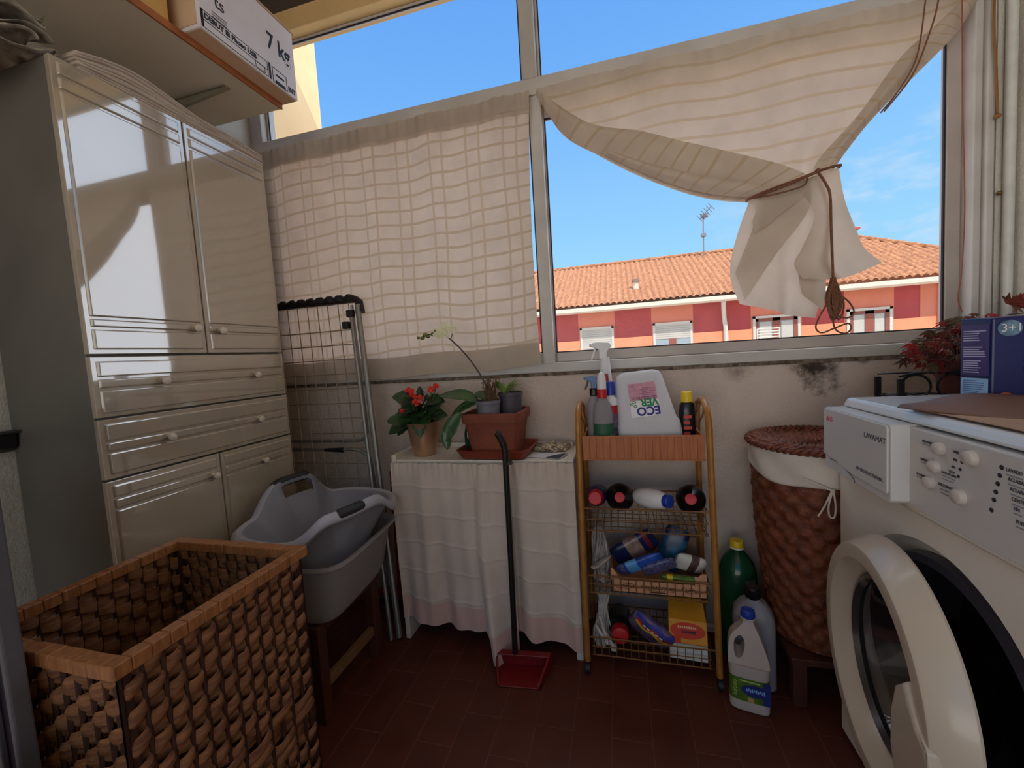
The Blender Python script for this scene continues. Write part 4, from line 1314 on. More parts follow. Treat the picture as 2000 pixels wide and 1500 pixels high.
def trigger(m, c, s=1.0, mi=0, mi2=0, dirx=-1):
    """spray head in side view, facing -x, sitting on height c.z"""
    x, y, z = c
    P = [(-0.036, 0.046), (-0.036, 0.040), (-0.026, 0.036), (-0.012, 0.030), (-0.010, 0.0), (0.012, 0.0), (0.014, 0.020), (0.028, 0.040), (0.022, 0.050), (-0.010, 0.053), (-0.028, 0.052)]
    m.prism([(x + dirx * -a * s, z + b * s) for a, b in P], y - 0.0095 * s, y + 0.0095 * s, 'y', mi)
    T = [(-0.018, 0.036), (-0.026, 0.034), (-0.034, 0.012), (-0.038, -0.002), (-0.033, -0.003), (-0.024, 0.014)]
    m.prism([(x + dirx * -a * s, z + b * s) for a, b in T], y - 0.006 * s, y + 0.006 * s, 'y', mi2)
    m.box(x + (-0.040 if dirx < 0 else 0.034) * s, x + (-0.034 if dirx < 0 else 0.040) * s, y - 0.006 * s, y + 0.006 * s, z + 0.039 * s, z + 0.050 * s, mi)


c = (-0.051, 1.395)
sb = thing('spray_bottle', 'tallest white spray bottle with a red label on the trolley tray', 'spray bottle', (c[0], c[1], ZT))
MB().lathe([(0.028, ZT), (0.030, ZT + 0.01), (0.030, ZT + 0.11), (0.026, ZT + 0.17), (0.0195, ZT + 0.235), (0.0165, ZT + 0.28), (0.0155, ZT + 0.295)], 28, (c[0] + 0.004, c[1], 0), 1.0, 0.8).build('bottle', M_bwhite, sb)
hm = MB()
trigger(hm, (c[0] - 0.002, c[1], ZT + 0.290), 1.05)
hm.build('trigger_head', M_bwhite, sb, smooth=0, bev=0.003)
lb = MB()
lb.grid(lambda u, v: (c[0] + 0.004 + (0.0215 - 0.0035 * v) * 1.02 * sin(lerp(-0.85, 0.5, u)), c[1] - 0.8 * (0.0215 - 0.0035 * v) * 1.03 * cos(lerp(-0.85, 0.5, u)), lerp(ZT + 0.212, ZT + 0.246, v)), 8, 4)
lb.build('label', M_bred, sb)

c = (-0.083, 1.330)
sb = thing('spray_bottle', 'clear spray bottle with blue and black trigger at the left of the tray', 'spray bottle', (c[0], c[1], ZT))
MB().lathe([(0.024, ZT), (0.026, ZT + 0.006), (0.026, ZT + 0.06), (0.0235, ZT + 0.075), (0.0265, ZT + 0.09), (0.026, ZT + 0.125), (0.022, ZT + 0.15), (0.013, ZT + 0.172), (0.013, ZT + 0.178)], 28, (c[0], c[1], 0), 1, 0.85).build('bottle', M_clr, sb)
hm = MB()
hm.lathe([(0.0135, ZT + 0.175), (0.0145, ZT + 0.178), (0.0145, ZT + 0.195), (0.012, ZT + 0.2)], 20, (c[0], c[1], 0), mi=1)
trigger(hm, (c[0], c[1], ZT + 0.197), 0.78, 0, 1)
hm.build('trigger_head', [mat('blue_trigger', rgb(66, 104, 152), 0.35), M_black], sb, smooth=0, bev=0.002)

c = (-0.057, 1.300)
sb = thing('bathroom_cleaner', 'clear bottle with white nozzle, red collar and green liquid band on the tray', 'bottle', (c[0], c[1], ZT))
MB().lathe([(0.0295, ZT), (0.031, ZT + 0.006), (0.031, ZT + 0.105), (0.0295, ZT + 0.125), (0.024, ZT + 0.15), (0.013, ZT + 0.165), (0.013, ZT + 0.17)], 30, (c[0], c[1], 0), 1, 0.8).build('bottle', M_clr, sb)
MB().lathe([(0.0300, ZT + 0.004), (0.0300, ZT + 0.040)], 30, (c[0], c[1], 0), 1.04, 0.84).build('liquid', mat('dark_liquid', rgb(70, 82, 92), 0.2), sb)
MB().lathe([(0.0316, ZT + 0.056), (0.0316, ZT + 0.092)], 30, (c[0], c[1], 0), 1, 0.81, caps=False).build('label', M_grn, sb)
MB().lathe([(0.0150, ZT + 0.170), (0.0150, ZT + 0.196), (0.014, ZT + 0.198)], 22, (c[0], c[1], 0)).build('collar', M_red, sb)
MB().lathe([(0.0140, ZT + 0.197), (0.0142, ZT + 0.22), (0.0125, ZT + 0.238), (0.008, ZT + 0.248), (0.001, ZT + 0.251)], 22, (c[0], c[1], 0)).build('nozzle', M_bwhite, sb)

c = (-0.032, 1.345)
sb = thing('cleaning_bottle', 'white bottle with a dark blue cap and red printed label on the tray', 'bottle', (c[0], c[1], ZT))
MB().lathe([(0.024, ZT), (0.026, ZT + 0.005), (0.026, ZT + 0.135), (0.023, ZT + 0.158), (0.012, ZT + 0.172), (0.0115, ZT + 0.178)], 28, (c[0], c[1], 0), 1.0, 0.8).build('bottle', M_bwhite, sb)
MB().lathe([(0.0145, ZT + 0.174), (0.0145, ZT + 0.212), (0.012, ZT + 0.216)], 22, (c[0], c[1], 0)).build('cap', M_blue, sb)
lb = MB()
for z0, z1, q in ((0.045, 0.115, 0), (0.115, 0.142, 1)):
    lb.grid(lambda u, v: (c[0] + 0.0266 * sin(lerp(-1.3, 1.3, u)), c[1] - 0.8 * 0.0268 * cos(lerp(-1.3, 1.3, u)), lerp(ZT + z0, ZT + z1, v)), 12, 2, q)
lb.build('label', [mat('indigo_label', rgb(66, 62, 104), 0.5, ns=50, c2=rgb(150, 120, 130)), M_bred], sb)

# 5 litre canister standing upside down, leaning back
jc = thing('plastic_canister', 'large white canister upside down with green and blue lettering on the tray', 'canister', (0.08, 1.30, ZT))
th_ = math.radians(17)
MJ = Matrix.Translation((0.088, 1.270, 0.6880)) @ Matrix.Rotation(math.radians(2), 4, 'Z') @ Matrix.Rotation(-th_, 4, 'X') @ Matrix.Rotation(math.radians(-5), 4, 'Y')
M_can = fade_mat('canister_plastic', rgb(222, 220, 224), 0.3)
jm = MB(MJ)
def rr2(hw, hd, z, yo=0.0, xo=0.0):
    return rring((xo, 0.062 + yo), 0, hw, hd, z, 44, 7)
jm.loft([rr2(0.090, 0.056, 0.037), rr2(0.094, 0.060, 0.041), rr2(0.094, 0.060, 0.085), rr2(0.091, 0.058, 0.092), rr2(0.088, 0.055, 0.10, 0, -0.002), rr2(0.072, 0.052, 0.235, 0, -0.008), rr2(0.066, 0.047, 0.248, 0, -0.008), rr2(0.052, 0.036, 0.256, 0, -0.008)])
jm.build('body', M_can, jc, smooth=50)
YF = 0.0022
lbl = MB(MJ)
lbl.box(-0.046, 0.036, 0.0052, 0.0062, 0.158, 0.212)
lbl.build('label', mat('pink_label', rgb(206, 150, 166), 0.6, ns=90, c2=rgb(190, 130, 150)), jc, smooth=0)
wbm = MB(MJ)
wbm.box(-0.048, 0.040, 0.0056, 0.0064, 0.105, 0.156)
wbm.build('label', mat('white_label', rgb(232, 228, 232), 0.6), jc, smooth=0)
g = MB(MJ)
FJ = lambda x, z: frame((x, 0.0050, z), (-1, 0, 0), (0, 0, -1))
text(g, 'VER', 0.0330, FJ(0.037, 0.160), sx=0.94, bold=0.0011)
for k in range(3):
    g.lathe([(0.003, 0.0040), (0.003, 0.0052)], 10, (0, 0, 0)) if False else None
for (x, z) in ((-0.032, 0.140), (-0.042, 0.147), (-0.034, 0.152)):
    g.tube([(x + 0.0040 * cos(a * pi / 6), 0.0051, z + 0.0035 * sin(a * pi / 6)) for a in range(12)], 0.0012, 5, True)
g.build('lettering', mat('green_print', rgb(30, 130, 66), 0.5), jc, smooth=0)
g = MB(MJ)
text(g, 'ECO', 0.0360, FJ(0.040, 0.134), sx=0.96, bold=0.0012)
g.build('lettering', mat('indigo_print', rgb(36, 32, 120), 0.5), jc, smooth=0)
g = MB(MJ)
for k in range(6):
    g.box(-0.010 + 0.006 * (k % 2), 0.032 - 0.004 * (k % 3), 0.0045, 0.0053, 0.166 + k * 0.0055, 0.1675 + k * 0.0055)
for k in range(16):
    g.box(-0.040 + k * 0.0046, -0.038 + k * 0.0046, 0.0045, 0.0053, 0.160, 0.1685)
text(g, '1/1', 0.012, frame((-0.028, 0.0048, 0.208), (-1, 0, 0), (0, 0, -1)))
g.build('small_print', mat('plum_print', rgb(130, 84, 110), 0.6), jc, smooth=0)

c = (0.193, 1.33)
sb = thing('metal_polish', 'dark bottle with a yellow cap and red lettering at the right of the tray', 'bottle', (c[0], c[1], ZT))
MB().lathe([(0.022, ZT), (0.024, ZT + 0.005), (0.024, ZT + 0.115), (0.021, ZT + 0.138), (0.014, ZT + 0.148)], 28, (c[0], c[1], 0), 1, 0.7).build('bottle', M_black, sb)
MB().lathe([(0.0165, ZT + 0.146), (0.0165, ZT + 0.17), (0.0155, ZT + 0.172), (0.0155, ZT + 0.176), (0.013, ZT + 0.178)], 24, (c[0], c[1], 0)).build('cap', M_yel, sb)
lb = MB()
for k in range(5):
    z0 = ZT + 0.03 + k * 0.017
    lb.box(c[0] - 0.013, c[0] + 0.010 - 0.005 * (k % 2), c[1] - 0.0182, c[1] - 0.0170, z0, z0 + 0.009)
lb.build('label', mat('orange_red_print', rgb(196, 62, 46), 0.5), sb, smooth=0)
# ---------------------------------------------------------------- bottles lying in the upper wire basket
def lying(name, label, x, z, yf, prof, mb_, capprof, mc, yaw=0.0, pitch=0.0, cat='bottle', group=None):
    """bottle lying on its side, cap towards the room; profile (r, distance from the cap face)"""
    o = thing(name, label, cat, (x, yf, z), group)
    M = Matrix.Translation((x, yf, z)) @ Matrix.Rotation(yaw, 4, 'Z') @ Matrix.Rotation(pitch, 4, 'X') @ Matrix.Rotation(-pi / 2, 4, 'X')
    MB(M).lathe(prof, 30).build('body', mb_, o)
    MB(M).lathe(capprof, 24).build('cap', mc, o)
    return o


capA = [(0.010, 0.0), (0.0145, 0.001), (0.0155, 0.004), (0.0155, 0.022), (0.0135, 0.024)]
bodA = [(0.012, 0.022), (0.013, 0.03), (0.030, 0.048), (0.0415, 0.066), (0.0435, 0.08), (0.0435, 0.155), (0.040, 0.165)]
lying('cleaner_bottle', 'dark bottle lying with red cap, second from left in the upper wire basket', -0.017, 0.553, 1.238, bodA, M_black, capA, M_red, 0, -0.33)
lying('cleaner_bottle', 'black bottle lying with red cap at the right end of the upper wire basket', 0.182, 0.553, 1.238, bodA, M_black, [(r * 1.05, z) for r, z in capA], M_red, -0.14, -0.33)
lying('cleaner_bottle', 'navy blue bottle with large red cap at the left end of the upper wire basket', -0.088, 0.556, 1.215, [(0.016, 0.035), (0.026, 0.05), (0.031, 0.07), (0.031, 0.16), (0.028, 0.17)], M_navy,
      [(0.012, 0.0), (0.0185, 0.001), (0.020, 0.005), (0.0205, 0.018), (0.024, 0.026), (0.0245, 0.04), (0.020, 0.042)], M_red, 0.0, -0.25)
lying('cleaner_bottle', 'white tapered bottle with blue cap lying slantwise in the upper wire basket', 0.126, 0.5475, 1.228, [(0.019, 0.018), (0.022, 0.022), (0.029, 0.05), (0.030, 0.075), (0.026, 0.108), (0.017, 0.130), (0.012, 0.134)], M_bwhite,
      [(0.014, 0.0), (0.0175, 0.001), (0.0190, 0.003), (0.0190, 0.020), (0.0165, 0.022)], M_blue, 0.82, -0.12)

# ---------------------------------------------------------------- middle basket: carton tray with sponge packs, gloves
M_mop = mat('string_grey', rgb(170, 158, 150), 0.9, ns=40, c2=rgb(130, 118, 110))
rr = random.Random(21)
gl = MB()
gl.loft([rring((-0.092, 1.33), 0.3, 0.024 + 0.004 * sin(k), 0.030, 0.246 + 0.018 * k, 28, 2.4, lambda a, k=k: 0.004 * sin(5 * a + k)) for k in range(8)])
for k in range(26):
    x, y = -0.092 + rr.uniform(-0.022, 0.022), 1.33 + rr.uniform(-0.04, 0.02)
    gl.tube(curve([(x, y, 0.26), (x + rr.uniform(-.012, .012), y - 0.012, 0.32), (x * 0.6 - 0.037 + rr.uniform(-.01, .01), y, 0.40), (-0.098 + rr.uniform(-.01, .01), 1.345, 0.432)], 8), 0.0042, 6)
gl.tube(curve([(-0.118, 1.252, 0.318), (-0.10, 1.262, 0.322), (-0.078, 1.27, 0.336), (-0.058, 1.285, 0.345)], 12), [0.006, 0.010, 0.011, 0.011, 0.012, 0.012, 0.012, 0.011, 0.011, 0.010, 0.008, 0.006, 0.004], 8, flat=0.5)
gl.v = [p + V((0.005, 0, 0)) for p in gl.v]
tag(gl.build('mop_head', M_mop, loc=(-0.09, 1.33, 0.245)), 'pale grey string mop head bundled at the left of the middle wire basket', 'mop')

ty = thing('carton_tray', 'open brown carton tray with printed sardines holding sponge packs in the trolley', 'carton', (0.085, 1.34, 0.243))
M_orc = mat('orange_kraft', rgb(206, 150, 112), 0.75, ns=12, c2=rgb(192, 134, 96))
tx0, tx1, tyf, tyb, tz = -0.054, 0.222, 1.256, 1.415, 0.2435
q = MB()
q.box(tx0, tx1, tyf, tyf + 0.003, tz, 0.284).box(tx0, tx1, tyb - 0.003, tyb, tz, 0.290).box(tx0, tx0 + 0.003, tyf, tyb, tz, 0.290).box(tx1 - 0.003, tx1, tyf, tyb, tz, 0.290).box(tx0, tx1, tyf, tyb, tz, tz + 0.003)
q.prism([(tx0, tz), (tx0 + 0.026, tz), (tx0 + 0.024, 0.292), (tx0 + 0.006, 0.318), (tx0, 0.318)], tyf + 0.003, tyf + 0.006)
q.prism([(tx1, tz), (tx1 - 0.035, tz), (tx1 - 0.032, 0.30), (tx1 - 0.012, 0.318), (tx1, 0.318)], tyf + 0.003, tyf + 0.006)
q.build('carton', M_orc, ty, smooth=0)
pr_ = MB()
FT = lambda x, z: frame((x, tyf - 0.0006, z), (1, 0, 0), (0, 0, 1))
text(pr_, 'VALMARQUES', 0.0150, FT(0.036, 0.2615), sx=1.02)
pr_.box(0.036, 0.13, tyf - 0.0008, tyf, 0.2565, 0.2572).box(0.06, 0.105, tyf - 0.0008, tyf, 0.250, 0.2535)
for (x, s_) in ((-0.005, 1), (0.172, -1)):
    for k in range(7):      # fish drawn in outline
        a0 = rr.uniform(0, 6.28)
    pr_.tube([(x + 0.020 * cos(a) * s_, tyf - 0.0004, 0.266 + 0.008 * sin(a) + 0.003 * cos(a)) for a in [k * pi / 8 for k in range(16)]], 0.0007, 4, True)
    pr_.tube([(x + (0.012 + 0.006 * cos(a)) * s_, tyf - 0.0004, 0.268 + 0.006 * sin(a)) for a in [k * pi / 6 for k in range(12)]], 0.0006, 4, True)
    pr_.tube([(x + 0.0, tyf - 0.0004, 0.268), (x - 0.012 * s_, tyf - 0.0004, 0.264), (x - 0.030 * s_, tyf - 0.0004, 0.256), (x - 0.034 * s_, tyf - 0.0004, 0.262)], 0.0008, 4)
    for k in range(4):
        pr_.tube([(x + (-0.012 + 0.006 * k) * s_, tyf - 0.0004, 0.272 - 0.002 * k), (x + (-0.006 + 0.006 * k) * s_, tyf - 0.0004, 0.262)], 0.0007, 4)
pr_.build('print', mat('brown_ink', rgb(74, 48, 40), 0.8), ty, smooth=0)

M_packd = mat('dark_blue_pack', rgb(30, 44, 92), 0.3, ns=30, c2=rgb(24, 28, 58))
M_packb = mat('blue_pack', rgb(44, 96, 190), 0.28, ns=24, c2=rgb(24, 44, 120))
M_packi = mat('indigo_pack', rgb(38, 42, 92), 0.35, ns=120, c2=rgb(110, 106, 140))
M_packt = mat('teal_pack', rgb(40, 92, 128), 0.3, ns=28, c2=rgb(20, 40, 72))
M_cell = mat('clear_wrap', rgb(170, 140, 124), 0.25, ns=30, c2=rgb(110, 84, 76))
M_wpk = mat('white_pack', rgb(222, 218, 206), 0.5, ns=20)


def pack(name, label, c, d, u, L, W, T, mats, group=None, cat='pack', bands=()):
    """soft flat pack: a pillow box with its long axis d and its width towards u"""
    o = thing(name, label, cat, c, group)
    M = frame(c, d, u)
    m = MB(M)
    def ring(f):
        k = 1 - abs(f) ** 4 * 0.55
        e = 1 - abs(f) ** 8 * 0.25
        return [(f * L / 2, W / 2 * e * cos(a) * (abs(cos(a)) ** -0.4 if abs(cos(a)) > 0.05 else 1), T / 2 * k * sin(a)) for a in [2 * pi * q / 20 for q in range(20)]]
    fs = [-1, -0.97, -0.85, -0.6, -0.3, 0, 0.3, 0.6, 0.85, 0.97, 1]
    m.loft([ring(f) for f in fs])
    m.build('wrapper', mats[0], o)
    for (f0, f1, mt) in bands:
        b = MB(M)
        b.loft([[(p[0], p[1] * 1.012, p[2] * 1.04) for p in ring(lerp(f0, f1, k / 4))] for k in range(5)], caps=False)
        b.build('label', mt, o)
    return o


pack('sponge_pack', 'dark blue sponge pack with brown window leaning at the left of the carton tray', (0.022, 1.355, 0.343), (0.85, 0.1, 0.5), (-0.4, -0.3, 0.85), 0.15, 0.085, 0.035, [M_packd], 'sponge packs in the carton tray', bands=((-0.3, 0.35, M_cell), (0.55, 0.75, mat('maroon_print', rgb(120, 36, 44), 0.5))))
pack('sponge_pack', 'bright blue sponge pack slanting at the front of the carton tray', (0.036, 1.290, 0.322), (0.9, -0.05, 0.42), (-0.35, -0.55, 0.75), 0.145, 0.058, 0.024, [M_packb], 'sponge packs in the carton tray', bands=((-0.55, -0.05, mat('light_blue_print', rgb(96, 160, 220), 0.35)), (-0.9, -0.66, M_packi)))
pack('sponge_pack', 'indigo speckled sponge pack in the middle front of the carton tray', (0.092, 1.285, 0.320), (0.9, 0.05, 0.35), (-0.3, -0.5, 0.8), 0.10, 0.050, 0.022, [M_packi], 'sponge packs in the carton tray')
pack('sponge_pack', 'teal sponge pack standing at the back right of the carton tray', (0.138, 1.350, 0.350), (0.35, 0.1, 0.95), (0.9, -0.2, -0.3), 0.14, 0.075, 0.03, [M_packt], 'sponge packs in the carton tray', bands=((0.6, 0.95, M_packd),))
pack('wrapped_pack', 'white pack with dark print at the right of the carton tray', (0.184, 1.318, 0.320), (0.95, 0.05, -0.25), (0.1, -0.5, 0.8), 0.085, 0.075, 0.03, [M_wpk], cat='pack', bands=((-0.1, 0.45, mat('fish_print', rgb(120, 84, 76), 0.5, ns=70, c2=rgb(60, 40, 44))),))
pack('wrapped_pack', 'green and white pack lying along the front right of the carton tray', (0.158, 1.274, 0.288), (0.99, 0.0, -0.06), (0, -0.6, 0.8), 0.125, 0.034, 0.022, [mat('green_pack', rgb(104, 134, 40), 0.4, ns=60, c2=rgb(56, 84, 30))], cat='pack', bands=((-0.75, -0.5, M_yel), (0.5, 0.9, M_wpk)))
bx_ = thing('brown_carton', 'plain brown carton at the back right of the middle wire basket', 'carton', (0.19, 1.40, 0.29))
MB().box(0.142, 0.217, 1.385, 1.410, 0.2475, 0.372).build('carton', mat('dull_kraft', rgb(134, 98, 70), 0.8), bx_, smooth=0, bev=0.002)

# ---------------------------------------------------------------- lowest basket
mp = MB()
for k in range(34):
    x, y = -0.092 + rr.uniform(-0.022, 0.022), 1.30 + rr.uniform(-0.045, 0.045)
    mp.tube(curve([(x, y, 0.04), (x + rr.uniform(-.012, .012), y, 0.09), (-0.09 + rr.uniform(-.016, .016), 1.31, 0.15), (-0.09 + rr.uniform(-.022, .022), 1.31 + rr.uniform(-.02, .02), 0.20)], 8), rr.choice((0.0022, 0.003, 0.004)), 6)
for (x0, z0, x1, z1) in ((-0.115, 0.12, -0.092, 0.085), (-0.10, 0.15, -0.078, 0.07), (-0.085, 0.10, -0.062, 0.058)):
    mp.tube([(x0, 1.252, z0), (x1, 1.244, z1)], [0.004, 0.007], 8)
    mp.ball((x1, 1.244, z1), 0.0085, 8)
mp.box(-0.068, -0.050, 1.238, 1.250, 0.046, 0.066)
mp.v = [p + V((0.004, 0.018, 0)) for p in mp.v]
tag(mp.build('cotton_mop', mat('cotton_white', rgb(196, 184, 172), 0.9), loc=(-0.09, 1.30, 0.04)), 'white cotton mop strands at the left of the lowest wire basket', 'mop')
lying('cleaner_bottle', 'bottle with big bright red cap facing out in the lowest wire basket', -0.034, 0.098, 1.257, [(0.024, 0.03), (0.034, 0.045), (0.036, 0.07), (0.036, 0.14)], M_black,
      [(0.016, -0.002), (0.024, 0.0), (0.0265, 0.004), (0.0275, 0.03), (0.025, 0.034)], M_red, 0.02, -0.12)
o = pack('wrapped_pack', 'purple plastic pack with yellow and red wavy bands in the lowest wire basket', (0.060, 1.300, 0.103), (0.82, -0.18, -0.52), (0.42, -0.55, 0.72), 0.135, 0.095, 0.045, [mat('purple_pack', rgb(128, 104, 124), 0.3, ns=40, c2=rgb(70, 52, 92))], cat='pack')
bm2 = MB(frame((0.060, 1.300, 0.103), (0.82, -0.18, -0.52), (0.42, -0.55, 0.72)))
for (y0, y1, mi) in ((0.012, 0.022, 0), (0.020, 0.031, 1), (0.031, 0.047, 2)):
    bm2.grid(lambda u, v: (lerp(-0.062, 0.062, u), lerp(y0, y1, v) + 0.004 * sin(u * 14), 0.0226 * math.sqrt(max(0.02, 1 - (min(1, abs(lerp(y0, y1, v) + 0.004 * sin(u * 14)) / 0.0485)) ** 2.4)) * (1 - abs(2 * u - 1) ** 4 * 0.5) + 0.0012), 20, 3, mi)
for k in range(5):
    bm2.box(-0.03 + k * 0.014, -0.021 + k * 0.014, 0.0235, 0.0285, 0.0195, 0.0222, 3)
bm2.build('label', [M_yel, mat('red_print', rgb(190, 40, 44), 0.4), mat('royal_print', rgb(56, 62, 150), 0.4), M_wpk], o)
yb = thing('napkin_box', 'orange and yellow box with red oval print at the right of the lowest basket', 'box', (0.178, 1.30, 0.04))
MY = Matrix.Translation((0.168, 1.266, 0.0385)) @ Matrix.Rotation(-0.06, 4, 'Z')
q = MB(MY)
q.hexa([(-0.056, 0.0, 0.0), (0.052, 0.0, 0.0), (0.052, 0.12, 0.0), (-0.056, 0.12, 0.0), (-0.054, 0.0, 0.055), (0.052, 0.0, 0.055), (0.05, 0.12, 0.055), (-0.054, 0.12, 0.055)], 0)
q.hexa([(-0.0565, -0.001, 0.051), (0.0525, -0.001, 0.051), (0.0525, 0.12, 0.055), (-0.0565, 0.12, 0.055), (-0.0565, 0.012, 0.118), (0.0525, 0.012, 0.118), (0.048, 0.11, 0.155), (-0.052, 0.11, 0.155)], 1)
q.build('box', [M_wpk, mat('amber_board', rgb(224, 158, 44), 0.5, ns=8, c2=rgb(206, 130, 36))], yb, smooth=0, bev=0.002)
q = MB(MY @ Matrix.Translation((0, -0.0006, 0.051)) @ Matrix.Rotation(-math.atan2(0.013, 0.067), 4, 'X'))
q.prism([(-0.003 + 0.050 * cos(a), 0.039 + 0.024 * sin(a)) for a in [k * pi / 16 for k in range(32)]], -0.0008, 0.0008, 'y', 0)
q.prism([(-0.054, 0.002), (-0.022, 0.001), (-0.022, 0.020), (-0.054, 0.024)], -0.001, 0.0006, 'y', 0)
for k in range(9):
    q.box(-0.03 + k * 0.006, -0.0262 + k * 0.006, -0.0014, 0, 0.046, 0.0525, 1)
for k in range(7):
    q.box(-0.02 + k * 0.006, -0.0155 + k * 0.006, -0.0014, 0, 0.032, 0.0395, 2)
q.build('print', [mat('orange_red_board', rgb(208, 62, 34), 0.5), mat('pale_print', rgb(236, 196, 150), 0.5), mat('dark_print', rgb(56, 40, 60), 0.5)], yb, smooth=0)

# ---------------------------------------------------------------- bottles on the floor
M_jug = mat('jug_white', rgb(186, 172, 164), 0.4, ns=4, c2=rgb(178, 163, 155))
jg = thing('bleach_jug', 'white handled jug with blue cap and green label on the floor by the trolley', 'jug', (0.305, 1.175, 0))
jc_ = (0.306, 1.178)
yw = math.radians(-12)


def jr(hw, hd, z, dx=0.0, p=4.5):
    return rring((jc_[0] + dx * cos(yw), jc_[1] + dx * sin(yw)), yw, hw, hd, z, 48, p)


jm = MB()
jm.loft([jr(0.044, 0.030, 0.001), jr(0.048, 0.034, 0.005), jr(0.049, 0.035, 0.02), jr(0.0485, 0.035, 0.026), jr(0.0475, 0.034, 0.030), jr(0.0475, 0.034, 0.098), jr(0.0490, 0.035, 0.104), jr(0.0495, 0.0355, 0.130)])
jm.build('body', M_jug, jg)
# upper half: spout side and the handle bow round an open hole
MJ2 = Matrix.Translation((jc_[0], jc_[1], 0)) @ Matrix.Rotation(yw, 4, 'Z')
out_ = curve([(-0.0492, 0, 0.130), (-0.049, 0, 0.165), (-0.042, 0, 0.200), (-0.022, 0, 0.226), (-0.012, 0, 0.240), (-0.0115, 0, 0.250)], 20) + curve([(0.0145, 0, 0.250), (0.015, 0, 0.240), (0.026, 0, 0.215), (0.040, 0, 0.175), (0.048, 0, 0.145), (0.0492, 0, 0.130)], 20)
hole = curve([(-0.034, 0, 0.162), (-0.033, 0, 0.190), (-0.020, 0, 0.206), (-0.010, 0, 0.196), (-0.010, 0, 0.172), (-0.018, 0, 0.150), (-0.029, 0, 0.148), (-0.034, 0, 0.162)], 40)[:-1]
import bmesh as _bm
from mathutils.geometry import delaunay_2d_cdt


def holed(outline, hole, yd):
    pts = [V((p[0], p[2])) for p in outline] + [V((p[0], p[2])) for p in hole]
    n, m_ = len(outline), len(hole)
    ed = [(i, (i + 1) % n) for i in range(n)] + [(n + i, n + (i + 1) % m_) for i in range(m_)]
    vs, es, fs, *_r = delaunay_2d_cdt(pts, ed, [], 0, 1e-6)
    hx = [(p[0], p[2]) for p in hole]

    def inside(pl, x, z):
        c = False
        for i in range(len(pl)):
            x0, z0 = pl[i]
            x1, z1 = pl[i - 1]
            if (z0 > z) != (z1 > z) and x < (x1 - x0) * (z - z0) / (z1 - z0) + x0:
                c = not c
        return c
    ox = [(p[0], p[2]) for p in outline]
    keep = []
    for f in fs:
        cx = sum(vs[i][0] for i in f) / len(f)
        cz = sum(vs[i][1] for i in f) / len(f)
        if inside(ox, cx, cz) and not inside(hx, cx, cz):
            keep.append(f)
    return [(v[0], v[1]) for v in vs], keep, ed


vs, fs, ed = holed(out_, hole, 0)
um = MB(MJ2)
def thick(x, z):
    f = (z - 0.130) / 0.12
    hw = lerp(0.0352, 0.0125, min(1, max(0, f)) ** 1.2)
    return hw
no, nh = len(out_), len(hole)
P = []
for (x, z) in vs:
    P.append(thick(x, z))
allv = [(x, -P[i] * 0.86, z) for i, (x, z) in enumerate(vs)] + [(x, P[i] * 0.86, z) for i, (x, z) in enumerate(vs)]
n = len(vs)
um.add(allv, [tuple(f) for f in fs] + [tuple(i + n for i in reversed(f)) for f in fs] + [(a, b, b + n, a + n) for a, b in ed])
ub = um.build('handle', M_jug, jg, smooth=0, bev=0.009, seg=3)
MB(MJ2).lathe([(0.0155, 0.246), (0.0185, 0.248), (0.0185, 0.252), (0.0165, 0.254)], 28, (0.0015, 0, 0)).build('collar', M_jug, jg)
MB(MJ2).lathe([(0.0165, 0.253), (0.0178, 0.255), (0.0178, 0.264), (0.0160, 0.272), (0.012, 0.274), (0.010, 0.2725), (0.001, 0.2725)], 28, (0.0015, 0, 0)).build('cap', M_blue, jg)
lm = MB()
lm.loft([jr(0.0482, 0.0347, z) for z in (0.032, 0.055, 0.075, 0.097)], caps=False)
lo = lm.build('label', mat('label_green', rgb(86, 116, 30), 0.5, ns=45, c2=rgb(60, 92, 28)), jg)
q = MB(MJ2)
q.prism([(0.014 + 0.034 * cos(a), 0.066 + 0.0165 * sin(a)) for a in [k * pi / 14 for k in range(28)]], -0.0358, -0.0348, 'y', 0)
q.box(0.032, 0.0487, -0.0355, -0.0346, 0.034, 0.096, 0)
for k in range(10):
    q.box(-0.008 + k * 0.0045, -0.005 + k * 0.0045, -0.0364, -0.0355, 0.064 + 0.002 * sin(k * 2), 0.071 + 0.002 * (k % 2), 1)
q.box(-0.022, 0.024, -0.0356, -0.0348, 0.0885, 0.0915, 2)
q.box(-0.004, 0.010, -0.0356, -0.0348, 0.034, 0.046, 3)
for k in range(5):
    q.tube([(-0.034 + 0.0032 * cos(a), -0.0353, 0.048 + k * 0.009 + 0.0032 * sin(a)) for a in [j * pi / 5 for j in range(10)]], 0.0006, 4, True, 2)
q.build('print', [mat('label_navy', rgb(30, 44, 118), 0.5), mat('label_sky', rgb(140, 176, 226), 0.5), mat('label_pale', rgb(190, 206, 120), 0.5), mat('label_tan', rgb(196, 160, 110), 0.5)], jg, smooth=0)

